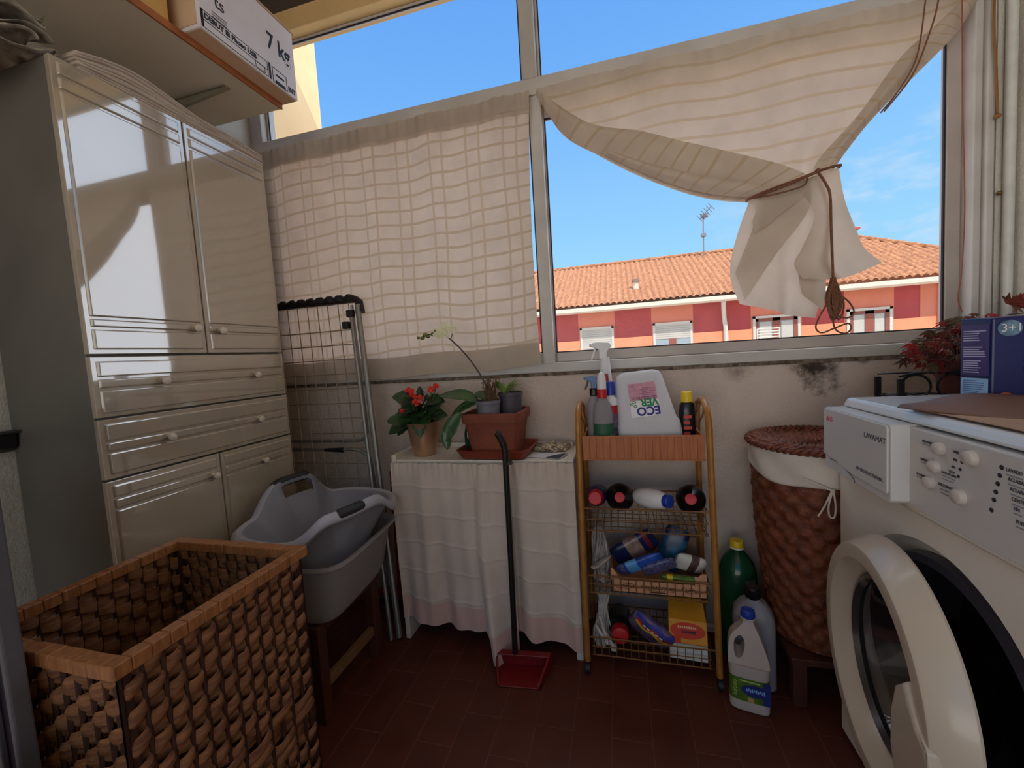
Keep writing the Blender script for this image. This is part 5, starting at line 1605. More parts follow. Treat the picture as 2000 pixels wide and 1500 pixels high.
gy = thing('grey_canister', 'translucent grey canister standing behind the white handled jug', 'canister', (0.345, 1.265, 0))
def gr_(hw, hd, z):
    return rring((0.345, 1.268), math.radians(-10), hw, hd, z, 44, 4)
MB().loft([gr_(0.050, 0.036, 0.001), gr_(0.054, 0.040, 0.006), gr_(0.054, 0.040, 0.19), gr_(0.050, 0.037, 0.218), gr_(0.034, 0.025, 0.243), gr_(0.018, 0.018, 0.254), gr_(0.016, 0.016, 0.262)]).build('body', mat('grey_translucent', rgb(150, 146, 152), 0.35, ns=5), gy)
MB().lathe([(0.019, 0.256), (0.020, 0.258), (0.020, 0.284), (0.017, 0.288)], 24, (0.345, 1.268, 0)).build('cap', M_black, gy)
gn = thing('green_canister', 'dark green bottle with a yellow cap at the back beside the trolley', 'bottle', (0.335, 1.385, 0))
MB().lathe([(0.052, 0.001), (0.056, 0.006), (0.056, 0.25), (0.054, 0.275), (0.045, 0.305), (0.026, 0.332), (0.0175, 0.340), (0.0170, 0.352)], 36, (0.335, 1.388, 0)).build('body', mat('bottle_green', rgb(26, 78, 48), 0.18, ns=4, c2=rgb(18, 58, 38)), gn)
MB().lathe([(0.0205, 0.346), (0.0205, 0.349), (0.0185, 0.351)], 24, (0.335, 1.388, 0)).build('ring', M_bwhite, gn)
MB().lathe([(0.0190, 0.350), (0.0195, 0.352), (0.0195, 0.368), (0.0175, 0.371), (0.001, 0.371)], 24, (0.335, 1.388, 0)).build('cap', M_yel, gn)
MB().grid(lambda u, v: (0.335 + 0.0565 * sin(lerp(0.15, 0.75, u)), 1.388 - 0.0565 * cos(lerp(0.15, 0.75, u)), lerp(0.19, 0.268, v)), 8, 2).build('label', mat('dim_label', rgb(70, 96, 84), 0.5), gn)

# ---------------------------------------------------------------- round lidded wicker basket on a stool
M_wr = mat('red_brown_wicker', rgb(134, 74, 46), 0.45, ns=40, c2=rgb(88, 44, 29), bump=0.4, bs=300)
rbx, rby = 0.528, 1.319
rs = thing('wooden_stool', 'small dark wooden stool under the round wicker basket by the washing machine', 'stool', (rbx, rby, 0))
MB().box(rbx - 0.115, rbx + 0.14, rby - 0.135, rby + 0.125, 0.122, 0.142).build('seat', M_dwood, rs, smooth=0, bev=0.004)
for sx_ in (-1, 1):
    for sy_ in (-1, 1):
        MB().box(rbx + 0.012 + sx_ * 0.105 - 0.017, rbx + 0.012 + sx_ * 0.105 + 0.017, rby - 0.005 + sy_ * 0.108 - 0.017, rby - 0.005 + sy_ * 0.108 + 0.017, 0, 0.122).build('leg', M_dwood, rs, smooth=0, bev=0.003)
rb = thing('round_wicker_basket', 'tall round red-brown wicker basket with lid and white liner by the washing machine', 'basket', (rbx, rby, 0.144))


def rad(z):
    f = (z - 0.144) / 0.52
    return 0.118 + 0.040 * math.sin(min(1, f * 1.05) * pi / 2)


NS, RW = 34, 19
def wv(u, v):
    a = 2 * pi * u
    z = lerp(0.145, 0.665, v)
    row = v * RW
    k = int(min(RW - 1, row))
    f = row - k
    s = sin(NS / 2 * a + (pi if k % 2 else 0))
    r = rad(z) + 0.0042 * math.copysign(abs(s) ** 0.4, s) * sin(pi * f) ** 0.5 + 0.0018 * sin(pi * f)
    return (rbx + r * cos(a), rby + r * sin(a), z)
m = MB().grid(wv, NS * 6, RW * 6)
m.lathe([(0.001, 0.146), (0.117, 0.146)], 40, (rbx, rby, 0), caps=False)
m.build('woven_body', M_wr, rb, smooth=60)
ld = MB()
LR = 0.166
for q, (R_, z_, r_) in enumerate(((LR, 0.706, 0.0085), (LR - 0.013, 0.711, 0.0080), (LR - 0.026, 0.709, 0.0075))):
    for ph_ in range(3):
        n = 260
        turns = 21 - q * 2
        ld.tube([(rbx + (R_ + 0.0065 * cos(turns * a + ph_ * 2.094)) * cos(a), rby + (R_ + 0.0065 * cos(turns * a + ph_ * 2.094)) * sin(a), z_ + 0.0060 * sin(turns * a + ph_ * 2.094)) for a in [2 * pi * k / n for k in range(n)]], 0.0050, 5, True)
NR2 = 8
def lv(u, v):
    a = 2 * pi * u
    r = lerp(0.004, LR - 0.03, v)
    row = v * NR2
    k = int(min(NR2 - 1, row))
    f = row - k
    s = sin(22 * a + (pi if k % 2 else 0))
    dip = -0.012 * (1 - (v) ** 2)
    return (rbx + r * cos(a), rby + r * sin(a), 0.711 + dip + 0.0065 * s * sin(pi * f))
ld.grid(lv, 180, NR2 * 4)
ld.build('lid', M_wr, rb, smooth=60)
M_lin = mat('liner_cotton', rgb(214, 204, 192), 0.9, ns=12, c2=rgb(196, 184, 172))


def ln(u, v):
    a = 2 * pi * u - pi / 2 - 1.9
    aa = a
    d = aa - math.radians(248)
    d = math.atan2(sin(d), cos(d)) / (pi / 2)
    low = 0.612 + 0.036 * min(1, d * d) + 0.005 * sin(6 * d + 1)
    # the hem climbs over the handle hole at the front right
    h = aa - math.radians(287)
    h = math.atan2(sin(h), cos(h))
    low += 0.055 * math.exp(-(h / 0.24) ** 4)
    z = lerp(low, 0.699, v)
    r = rad(min(z, 0.66)) + 0.008 + 0.0025 * sin(aa * 9 + z * 60) * (1 - v * 0.4)
    return (rbx + r * cos(a), rby + r * sin(a), z)
MB().grid(ln, 140, 14).build('liner', M_lin, rb, smooth=80, solid=0.002)
ds = MB()
ds.tube(curve([(0.440, 1.168, 0.640), (0.470, 1.150, 0.628), (0.492, 1.145, 0.618)], 8), 0.0028, 6)
ds.tube(curve([(0.492, 1.145, 0.618), (0.474, 1.145, 0.575), (0.462, 1.146, 0.552)], 8), 0.0022, 6)
ds.tube(curve([(0.493, 1.145, 0.617), (0.484, 1.144, 0.58), (0.486, 1.144, 0.553), (0.496, 1.144, 0.552), (0.499, 1.145, 0.58), (0.495, 1.145, 0.615)], 20), 0.0022, 6)
ds.ball((0.493, 1.145, 0.617), 0.005, 8)
ds.build('drawstring', M_lin, rb)

# ---------------------------------------------------------------- washing machine
M_wm = mat('enamel_white', rgb(238, 230, 218), 0.3, ns=3, c2=rgb(230, 221, 208), coat=0.2)
M_wmt = mat('enamel_top', rgb(222, 224, 230), 0.22, ns=3, c2=rgb(216, 218, 224), coat=0.4)
M_wpan = mat('control_panel', rgb(212, 209, 206), 0.4, ns=3, c2=rgb(204, 200, 196))
M_dgr = mat('door_ring', rgb(200, 186, 168), 0.3, ns=3, c2=rgb(192, 177, 158), coat=0.2)
M_txt = mat('grey_print', rgb(84, 84, 96), 0.6)
wm = thing('washing_machine', 'white front loading washing machine with open round door at the right', 'washing machine', (0.78, 0.835, 0))
WX, WY0, WY1 = 0.504, 0.535, 1.133
DC = (0.835, 0.395)           # centre of the porthole (y, z)
RO = 0.232
# front sheet with a round porthole cut in it
n = 72
circ = [(DC[0] + RO * cos(2 * pi * k / n), DC[1] + RO * sin(2 * pi * k / n)) for k in range(n)]
sqr = [(WY0, 0.012), (WY1, 0.012), (WY1, 0.672), (WY0, 0.672)]
pts = [V(p) for p in sqr + circ]
ed = [(i, (i + 1) % 4) for i in range(4)] + [(4 + i, 4 + (i + 1) % n) for i in range(n)]
vs, es, fs, *_r = delaunay_2d_cdt(pts, ed, [], 0, 1e-7)
keep = []
for f in fs:
    cy_ = sum(vs[i][0] for i in f) / len(f) - DC[0]
    cz_ = sum(vs[i][1] for i in f) / len(f) - DC[1]
    if cy_ * cy_ + cz_ * cz_ > (RO * 0.9985) ** 2:
        keep.append(tuple(f))
b = MB()
b.add([(WX, v[0], v[1]) for v in vs], keep)
ring = lambda R_, x: [(x, DC[0] + R_ * cos(2 * pi * k / n), DC[1] + R_ * sin(2 * pi * k / n)) for k in range(n)]
b.loft([ring(RO, WX), ring(RO - 0.010, WX + 0.022), ring(RO - 0.026, WX + 0.030)], caps=False)
b.add([(WX, WY0, 0.012), (1.055, WY0, 0.012), (1.055, WY0, 0.83), (WX, WY0, 0.83)], [(0, 1, 2, 3)])
b.add([(WX, WY1, 0.012), (1.055, WY1, 0.012), (1.055, WY1, 0.83), (WX, WY1, 0.83)], [(3, 2, 1, 0)])
b.add([(1.055, WY0, 0.012), (1.055, WY1, 0.012), (1.055, WY1, 0.83), (1.055, WY0, 0.83)], [(0, 1, 2, 3)])
b.add([(WX, WY0, 0.012), (WX, WY1, 0.012), (1.055, WY1, 0.012), (1.055, WY0, 0.012)], [(0, 1, 2, 3)])
b.build('body', M_wm, wm, smooth=30)
g = MB()
g.loft([ring(RO - 0.026, WX + 0.029), ring(RO - 0.030, WX + 0.012), ring(RO - 0.044, WX + 0.010), ring(RO - 0.052, WX + 0.030), ring(RO - 0.060, WX + 0.075), ring(RO - 0.05, WX + 0.16)], caps=False)
g.build('door_seal', mat('black_rubber', rgb(62, 60, 68), 0.28, ns=5), wm)
g = MB()
g.loft([ring(RO - 0.045, WX + 0.10), ring(RO - 0.045, WX + 0.42), ring(0.005, WX + 0.44)], caps=False)
g.build('drum', mat('dark_steel', rgb(70, 66, 70), 0.35, 0.7), wm)
# control panel, plinth band under it, lid
MB().box(WX - 0.010, WX + 0.03, WY0 - 0.002, WY1 - 0.03, 0.682, 0.829).build('panel', M_wpan, wm, smooth=0, bev=0.003)
MB().prism([(WX + 0.03, 0.672), (WX - 0.001, 0.673), (WX - 0.012, 0.680), (WX - 0.010, 0.684), (WX + 0.03, 0.684)], WY0, WY1 - 0.006, 'y').build('panel_band', M_dgr, wm, smooth=0, bev=0.001)
MB().box(WX + 0.004, WX + 0.05, WY1 - 0.04, WY1 - 0.002, 0.684, 0.831).build('panel_end', M_wm, wm, smooth=0, bev=0.004)
MB().box(WX + 0.012, 1.05, WY0 + 0.002, WY1 - 0.022, 0.826, 0.833).build('lid_gap', M_black, wm, smooth=0)
tp = MB()
tp.hexa([(WX - 0.004, WY0, 0.833), (1.055, WY0, 0.833), (1.055, WY1 - 0.018, 0.833), (WX - 0.004, WY1 - 0.018, 0.833), (WX + 0.004, WY0, 0.853), (1.055, WY0, 0.853), (1.055, WY1 - 0.022, 0.853), (WX + 0.004, WY1 - 0.022, 0.853)])
tp.build('lid', M_wmt, wm, smooth=0, bev=0.006, seg=3)
MB().box(WX + 0.012, WX + 0.016, 0.92, 1.05, 0.8532, 0.8545).box(WX + 0.02, WX + 0.05, 0.925, 0.955, 0.8532, 0.8540, 1).build('lid_sticker', [M_wmt, mat('pale_sticker', rgb(150, 154, 164), 0.5)], wm, smooth=0)
# detergent drawer, drawn a little out
DX = 0.462
dr = MB()
dr.prism([(1.112, 0.832), (1.116, 0.826), (1.116, 0.694), (1.106, 0.690), (0.880, 0.686), (0.872, 0.692), (0.872, 0.826), (0.876, 0.832)], DX + 0.004, WX + 0.02, 'x')
dr.prism([(1.108, 0.830), (1.114, 0.824), (1.114, 0.720), (1.06, 0.716), (1.02, 0.708), (0.990, 0.704), (0.880, 0.702), (0.876, 0.706), (0.876, 0.826), (0.880, 0.830)], DX, DX + 0.004, 'x')
dw = dr.build('drawer', M_wpan, wm, smooth=0, bev=0.003)
lt = MB()
FW = lambda y, z, x=DX - 0.0003: frame((x, y, z), (0, -1, 0), (0, 0, 1))
gp_ = MB()
gp_.tube(curve([(DX + 0.001, 1.085, 0.7145), (DX + 0.001, 1.05, 0.7155), (DX + 0.001, 1.015, 0.7085), (DX + 0.001, 0.99, 0.698), (DX + 0.002, 0.985, 0.690)], 20), 0.0009, 5)
gp_.build('grip_line', M_txt, dw)
text(lt, 'LAVAMAT', 0.0150, FW(0.9475, 0.795), sx=1.02)
text(lt, 'W 1035 ELECTRONIC', 0.0100, FW(0.975, 0.722), sx=0.92)
lt.build('lettering', M_txt, dw, smooth=0)
lr = MB()
text(lr, 'AEG', 0.0150, FW(1.099, 0.803), sx=1.0)
lr.build('lettering', mat('brand_red', rgb(214, 60, 72), 0.5), dw, smooth=0)
# buttons, lamps and the printed words beside them
PX = WX - 0.010
for (y, z, r) in ((0.800, 0.806, 0.0105), (0.810, 0.774, 0.0105), (0.820, 0.744, 0.0105), (0.739, 0.807, 0.0115), (0.759, 0.742, 0.0120)):
    k = MB(frame((PX, y, z), (0, -1, 0), (0, 0, 1)))
    k.lathe([(r * 1.05, 0), (r, 0.004), (r * 0.9, 0.0075), (r * 0.6, 0.0098), (0.0005, 0.0105)], 24)
    k.build('button', mat('button_ivory', rgb(206, 196, 186), 0.3), wm)
lp = MB()
lampz = [0.807, 0.795, 0.7825, 0.770, 0.758, 0.742]
for z in lampz:
    lp.M = frame((PX, 0.6905 + (0.807 - z) * 0.22, z), (0, -1, 0), (0, 0, 1))
    lp.lathe([(0.0033, -0.0005), (0.0033, 0.0006), (0.001, 0.001)], 14)
for (y, z) in ((0.757, 0.796), (0.760, 0.784), (0.763, 0.772)):
    lp.M = frame((PX, y, z), (0, -1, 0), (0, 0, 1))
    lp.lathe([(0.0026, -0.0005), (0.0026, 0.0006), (0.001, 0.001)], 12)
for (y, z) in ((0.8145, 0.8065), (0.824, 0.774), (0.754, 0.8075)):
    lp.M = Matrix()
    lp.box(PX - 0.0006, PX, y - 0.0012, y + 0.0012, z - 0.003, z + 0.003)
lp.M = Matrix()
lp.build('indicator_lamps', mat('dark_lamp', rgb(48, 50, 60), 0.4), wm, smooth=0)
FP = lambda y, z: FW(y, z, PX - 0.0003)
for (s_, y, z, h) in (('LAVADO', 0.684, 0.804, 0.0072), ('ACLARADO', 0.681, 0.792, 0.0072), ('ACLARADO +', 0.678, 0.7795, 0.0072), ('CENTRIFUGADO', 0.675, 0.767, 0.0072), ('FIN', 0.672, 0.755, 0.0072), ('PUERTA', 0.668, 0.739, 0.0072),
                      ('PRELAVADO', 0.8405, 0.8085, 0.0058), ('RAPIDO', 0.8440, 0.7765, 0.0058), ('ACLARADO +', 0.854, 0.748, 0.0058), ('1000', 0.7735, 0.8065, 0.0062), ('800', 0.7735, 0.7940, 0.0062), ('600', 0.7765, 0.7820, 0.0062), ('STOP', 0.7815, 0.773, 0.0058), ('AGUA EN CUBA', 0.7965, 0.768, 0.0050),
                      ('INICIO/PAUSA', 0.8030, 0.746, 0.0064)):
    text(MB(), s_, h, FP(y, z), sx=0.82).build('lettering', M_txt, wm, smooth=0)
p2 = MB()
for (y0, y1, z) in ((0.684, 0.66, 0.7985), (0.681, 0.65, 0.7865), (0.678, 0.64, 0.774), (0.675, 0.63, 0.7615), (0.672, 0.66, 0.7500), (0.668, 0.645, 0.7335), (0.840, 0.815, 0.8045), (0.8435, 0.826, 0.7725), (0.853, 0.835, 0.744), (0.795, 0.770, 0.763), (0.795, 0.772, 0.758), (0.80, 0.775, 0.740), (0.798, 0.776, 0.734)):
    p2.box(PX - 0.0005, PX, y1, y0, z, z + 0.0018)
p2.build('small_print', mat('light_print', rgb(150, 150, 158), 0.6), wm, smooth=0)
# the door, hinged on the window side and standing a little open
th = math.radians(7.2)
HN = V((WX - 0.014, 1.066, DC[1]))
MD = Matrix.Translation(HN) @ Matrix.Rotation(-th, 4, 'Z')
# door frame: axis along local -x, centre at local y = -RD
RD = 0.229
def dring(R_, d, sq_=1.0):
    return [(-d, -RD + R_ * cos(2 * pi * k / 72), R_ * sin(2 * pi * k / 72)) for k in range(72)]
dm = MB(MD)
dm.loft([dring(0.205, -0.004), dring(0.227, 0.0), dring(0.229, 0.004), dring(0.228, 0.010), dring(0.211, 0.046), dring(0.208, 0.049), dring(0.203, 0.050), dring(0.182, 0.049), dring(0.178, 0.046), dring(0.158, 0.014), dring(0.154, 0.0), dring(0.170, -0.004)], loop=True)
drm = dm.build('door', M_dgr, wm, smooth=28)
q = MB(MD)
q.loft([dring(0.157, 0.012), dring(0.153, 0.020), dring(0.146, 0.022), dring(0.140, 0.012), dring(0.146, 0.002)], loop=True)
q.build('door_rim', mat('dark_chrome', rgb(84, 82, 84), 0.18, 0.6), drm)
q = MB(MD)
q.loft([dring(0.150, 0.006), dring(0.140, -0.010), dring(0.128, -0.055), dring(0.110, -0.075), dring(0.05, -0.083), dring(0.002, -0.084)], caps=False)
dg = bpy.data.materials.new('door_glass')
dg.use_nodes = True
t = NT(dg.node_tree)
ou = t.n('ShaderNodeOutputMaterial')
a_ = t.n('ShaderNodeBsdfTransparent', {0: rgb(176, 172, 176)})
b_ = t.n('ShaderNodeBsdfGlossy', {'Color': (1, 1, 1, 1), 'Roughness': 0.03})
c_ = t.math('ADD', 0.04, t.math('MULTIPLY', 0.8, t.math('POWER', t.n('ShaderNodeLayerWeight', {0: 0.5}).outputs[1], 5.0)))
t.nt.links.new(t.n('ShaderNodeMixShader', {0: c_, 1: a_.outputs[0], 2: b_.outputs[0]}).outputs[0], ou.inputs[0])
q.build('door_glass', dg, drm)
q = MB(MD)
hp_ = [(0, -0.378, 0.086), (0, -0.352, 0.060), (0, -0.338, 0.010), (0, -0.336, -0.050), (0, -0.350, -0.095), (0, -0.400, -0.100), (0, -0.440, -0.070), (0, -0.449, -0.010), (0, -0.440, 0.030), (0, -0.415, 0.040), (0, -0.396, 0.060)]
q.loft([[(-d, y * s_ + (1 - s_) * -0.385, z * s_ + (1 - s_) * -0.01) for _, y, z in hp_] for d, s_ in ((0.012, 0.97), (0.044, 1.0), (0.0525, 0.97), (0.055, 0.92))])
q.build('door_handle', M_dgr, drm, smooth=0, bev=0.005)
# pale star mark on the drum end
q = MB()
q.tube([(WX + 0.027, 0.788 + 0.010 * cos(a), 0.574 + 0.010 * sin(a)) for a in [k * pi / 3 for k in range(6)]], 0.0014, 5, True)
for k in range(6):
    a = k * pi / 3
    q.tube([(WX + 0.027, 0.788 + 0.010 * cos(a), 0.574 + 0.010 * sin(a)), (WX + 0.027, 0.788 + 0.018 * cos(a), 0.574 + 0.018 * sin(a))], 0.0012, 5)
q.build('drum_mark', mat('brass_mark', rgb(150, 130, 90), 0.4, 0.3), wm)
for (x, y) in ((0.54, 0.57), (0.54, 1.10), (1.02, 0.57), (1.02, 1.10)):
    MB().lathe([(0.018, 0), (0.018, 0.006), (0.012, 0.008), (0.012, 0.016)], 16, (x, y, 0)).build('foot', M_blk, wm)

# ---------------------------------------------------------------- on the washing machine
M_cart = mat('navy_carton', rgb(14, 24, 92), 0.35, ns=3, c2=rgb(10, 18, 72))
db = thing('detergent_box', 'navy detergent box with pale text panels standing on the washing machine', 'box', (0.73, 0.95, 0.853))
PA, PB = V((0.632, 0.978, 0.8535)), V((0.642, 0.922, 0.8535))
dX = V((0.97, -0.14, 0)).normalized()
PC = PB + dX * 0.23
PD = PA + dX * 0.23
H = 0.163
h_ = V((0, 0, H))
q = MB()
q.hexa([PA, PB, PC, PD, PA + h_ * 0.985, PB + h_ * 0.97, PC + h_, PD + h_])
q.build('carton', M_cart, db, smooth=0, bev=0.003)
eu = (PB - PA).normalized()
nL = eu.cross(V((0, 0, 1))).normalized()
if nL.x > 0:
    nL = -nL
FL = lambda s, z: frame(PA + eu * s + V((0, 0, z)) + nL * 0.0006, eu, (0, 0, 1))
LW = (PB - PA).length


def decal(M, x0, x1, z0, z1, m, name, parent, th=0.0003):
    return MB(M).box(x0, x1, z0, z1, -th, th).build(name, m, parent, smooth=0)


decal(FL(0, 0), 0.004, LW - 0.004, 0.055, 0.148, mat('violet_panel', rgb(64, 52, 112), 0.4, ns=4), 'text_panel', db)
decal(FL(0, 0), 0.004, LW - 0.005, 0.006, 0.050, mat('sky_panel', rgb(150, 186, 224), 0.4), 'text_panel', db)
q = MB(FL(0, 0))
rr = random.Random(4)
for k in range(19):
    if k in (6, 12, 13):
        continue
    q.box(0.008, 0.008 + (LW - 0.016) * rr.uniform(0.6, 1.0), 0.060 + k * 0.0042, 0.0617 + k * 0.0042, 0.0, 0.0007)
q.build('small_print', mat('lilac_print', rgb(190, 184, 214), 0.5), db, smooth=0)
q = MB(FL(0, 0))
for k in range(10):
    q.box(0.008, 0.008 + (LW - 0.018) * rr.uniform(0.6, 1.0), 0.010 + k * 0.0038, 0.0114 + k * 0.0038, 0.0, 0.0007)
q.build('small_print', mat('teal_print', rgb(62, 104, 150), 0.5), db, smooth=0)
nF = dX.cross(V((0, 0, 1))).normalized()
if nF.y > 0:
    nF = -nF
FB = frame(PB + nF * 0.0006, dX, (0, 0, 1))
q = MB(FB)
q.prism([(0.022 + 0.016 * cos(a), 0.139 + 0.014 * sin(a)) for a in [k * pi / 14 for k in range(28)]], 0.0, 0.0006, 'z', 0)
q.build('badge', mat('silver_teal', rgb(120, 150, 170), 0.4, ns=60, c2=rgb(54, 78, 110)), db, smooth=0)
q = MB(FB)
text(q, '3+1', 0.020, Matrix.Translation((0.010, 0.133, 0.0012)), sx=0.9)
q.build('lettering', M_wpk, db, smooth=0)
q = MB(FB)
q.prism([(0.115 + 0.075 * cos(a), 0.075 + 0.066 * sin(a)) for a in [k * pi / 24 for k in range(48)]], 0, 0.0005, 'z', 0)
q.build('glow_panel', mat('bright_blue_print', rgb(34, 92, 170), 0.4, ns=8), db, smooth=0)
q = MB(FB)
q.prism([(0.056, 0.055), (0.062, 0.048), (0.16, 0.048), (0.16, 0.112), (0.068, 0.112), (0.058, 0.10)], 0.0004, 0.0010, 'z', 0)
q.prism([(0.060, 0.057), (0.064, 0.052), (0.16, 0.052), (0.16, 0.108), (0.070, 0.108), (0.062, 0.098)], 0.0008, 0.0014, 'z', 1)
q.build('emblem', [mat('silver_print', rgb(186, 190, 204), 0.4), M_cart], db, smooth=0)
q = MB(FB)
q.prism([(0.018 + 0.0115 * cos(a), 0.014 + 0.0115 * sin(a)) for a in [k * pi / 12 for k in range(24)]], 0, 0.0008, 'z', 0)
q.box(0.03, 0.20, 0.006, 0.016, 0, 0.0006, 0)
q.build('seal_print', [mat('orange_print', rgb(198, 104, 36), 0.4, ns=60, c2=rgb(160, 70, 24))], db, smooth=0)

ev = thing('paper_bag', 'flattened brown paper bag lying on the front edge of the washing machine', 'paper bag', (0.62, 0.75, 0.854))
q = MB()
q.grid(lambda u, v: (lerp(0.512, 0.78, u), lerp(0.908, 0.895, u) - lerp(0.0, 0.24, v) + 0.02 * u, 0.8580 + 0.012 * sin(pi * u) * (1 - v) * 0.5 + 0.003 * v * sin(u * 6)), 14, 8)
q.build('lower_leaf', mat('bag_kraft', rgb(186, 152, 124), 0.7, ns=8), ev, smooth=40, solid=0.0012)
q = MB()
q.grid(lambda u, v: (lerp(0.512, 0.78, u ** 1.0) - 0.03 * v * (1 - u), lerp(0.909, 0.897, u) - lerp(0.0, 0.20, v) * (0.12 + 0.88 * min(1, u * 3.0)), 0.8610 + 0.014 * min(1, u * 4) * (0.3 + 0.7 * (1 - v)) + 0.006 * sin(u * 5 + 3 * v)), 16, 8)
q.build('upper_leaf', mat('bag_brown', rgb(126, 90, 72), 0.6, ns=8), ev, smooth=40, solid=0.0012)

# wire stand and red-leaved plant behind the machine
M_iron = mat('black_iron', rgb(28, 24, 26), 0.45)
ws = thing('plant_stand', 'black scrolled iron plant stand behind the washing machine', 'plant stand', (0.86, 1.28, 0))
q = MB()
zt, zb = 0.886, 0.826
for x in (0.716, 1.03):
    for y in (1.30, 1.40):
        q.box(x - 0.007, x + 0.007, y - 0.004, y + 0.004, 0, 0.872)
q.build('leg', M_iron, ws, smooth=0)
q = MB()
for y in (1.30, 1.40):
    if y > 1.35:
        q.tube([(0.716, y, zt - 0.006), (1.03, y, zt - 0.006)], 0.0025, 6)
        continue
    q.tube([(0.712, y, zt - 0.006), (0.745, y, zt), (0.99, y, zt), (1.025, y, zt - 0.006)], 0.0035, 6)
    q.tube([(0.716, y, 0.820), (1.03, y, 0.820)], 0.003, 6)
    for k in range(4):
        cx = 0.748 + 0.079 * k
        q.tube([(cx + 0.0325 * cos(a), y, 0.851 + 0.031 * sin(a)) for a in [j * pi / 16 for j in range(32)]], 0.0034, 6, True)
q.tube([(0.716, 1.40, 0.820), (1.03, 1.40, 0.820)], 0.003, 6)
for x in (0.716, 1.03):
    q.tube([(x, 1.30, 0.822), (x, 1.40, 0.822)], 0.0035, 6)
for k in range(6):
    q.tube([(lerp(0.73, 1.0, k / 5), 1.30, 0.822), (lerp(0.73, 1.0, k / 5), 1.40, 0.822)], 0.003, 6)
q.build('scrollwork', M_iron, ws)
rp_ = thing('red_leaf_plant', 'trailing plant with dark red leaves in a pot behind the detergent box', 'plant', (0.855, 1.28, 0.826))
MB().lathe([(0.034, 0.8265), (0.043, 0.91), (0.045, 0.91), (0.045, 0.925), (0.042, 0.925), (0.039, 0.90)], 28, (0.865, 1.351, 0)).build('pot', mat('red_brown_pot', rgb(92, 46, 38), 0.5), rp_)
MB().lathe([(0.040, 0.912), (0.001, 0.916)], 20, (0.865, 1.351, 0), caps=False).build('soil', M_soil, rp_)
M_rl = mat('wine_leaf', rgb(120, 50, 36), 0.45, ns=30, c2=rgb(66, 36, 28))
M_rl2 = mat('olive_leaf', rgb(104, 84, 54), 0.5, ns=30, c2=rgb(64, 44, 34))
M_rl3 = mat('crimson_leaf', rgb(150, 40, 40), 0.45, ns=30, c2=rgb(104, 26, 30))
rr = random.Random(17)
q, sm = MB(), MB()


def ragged(m, c, d, n_, L, mi):
    """five-pointed ragged leaf"""
    d, n_ = V(d).normalized(), V(n_)
    s = d.cross(n_).normalized()
    n_ = s.cross(d)
    c = V(c)
    tips = [(-1.15, 0.62), (-0.62, 0.88), (0, 1.0), (0.62, 0.88), (1.15, 0.62)]
    vs = [c]
    for i, (a, r) in enumerate(tips):
        vs.append(c + (d * cos(a) + s * sin(a)) * L * r - n_ * 0.12 * L * r)
        if i < 4:
            a2 = (a + tips[i + 1][0]) / 2
            vs.append(c + (d * cos(a2) + s * sin(a2)) * L * 0.42 + n_ * 0.05 * L)
    m.add(vs, [(0, i, i + 1) for i in range(1, 9)], mi)


for k in range(250):
    a = rr.uniform(0, 2 * pi)
    t_ = rr.random() ** 0.6
    x = 0.875 + 0.135 * t_ * cos(a) * 1.0
    y = 1.285 + 0.11 * t_ * sin(a)
    z = 1.012 - 0.075 * t_ ** 2 + rr.uniform(-0.028, 0.020)
    d = V((cos(a), sin(a) * 0.8, rr.uniform(-0.9, 0.1)))
    ragged(q, (x, y, z), d, (rr.uniform(-.5, .5), -0.5, 0.9), rr.uniform(0.018, 0.034), rr.choice((0, 0, 1, 1, 2)))
    if k % 5 == 0:
        sm.tube(curve([(0.865, 1.345, 0.91), (lerp(0.865, x, 0.4), lerp(1.345, y, 0.4), 0.98), (x, y, z)], 6), 0.0013, 4)
for k in range(75):
    t_ = rr.random()
    x = lerp(0.80, 0.715, t_) + rr.uniform(-0.02, 0.03)
    y = 1.235 + rr.uniform(-0.035, 0.05)
    z = lerp(1.0, 0.925, t_) + rr.uniform(-0.03, 0.025)
    ragged(q, (x, y, z), (-0.6, rr.uniform(-0.6, .2), rr.uniform(-1.2, -0.2)), (-0.3, -0.8, 0.4), rr.uniform(0.018, 0.032), rr.choice((0, 1, 0, 2)))
for (x, z) in ((0.695, 0.945), (0.690, 0.957), (0.702, 0.935), (0.745, 0.90), (0.742, 0.915)):
    ragged(q, (x + 0.012, 1.225, z + 0.01), (-0.7, -0.2, -0.9), (-0.3, -0.9, 0.3), 0.034, 2)
for k in range(16):
    a = rr.uniform(-0.5, 0.9)
    ragged(q, (0.90 + rr.uniform(0, 0.12), 1.27, 1.035 + rr.uniform(-.005, .015)), (cos(a), -0.1, sin(a)), (0, -0.9, 0.4), rr.uniform(0.02, 0.04), rr.choice((0, 2)))
sm.tube(curve([(0.85, 1.33, 0.915), (0.79, 1.25, 0.955), (0.735, 1.23, 0.95), (0.70, 1.225, 0.94)], 10), 0.0015, 4)
q.build('foliage', [M_rl, M_rl2, M_rl3], rp_, smooth=0)
sm.build('stems', mat('red_stem', rgb(110, 56, 44), 0.6), rp_)
# ---------------------------------------------------------------- curtains
M_curt = trans_mat('window_cloth', rgb(210, 194, 177), fac=0.37, lines=(0.0475, 0.0535, 0.0085), dark=0.76)
M_curt2 = trans_mat('window_cloth_rows', rgb(210, 194, 177), fac=0.37, lines=(0, 0.0560, 0.0085), dark=0.84)


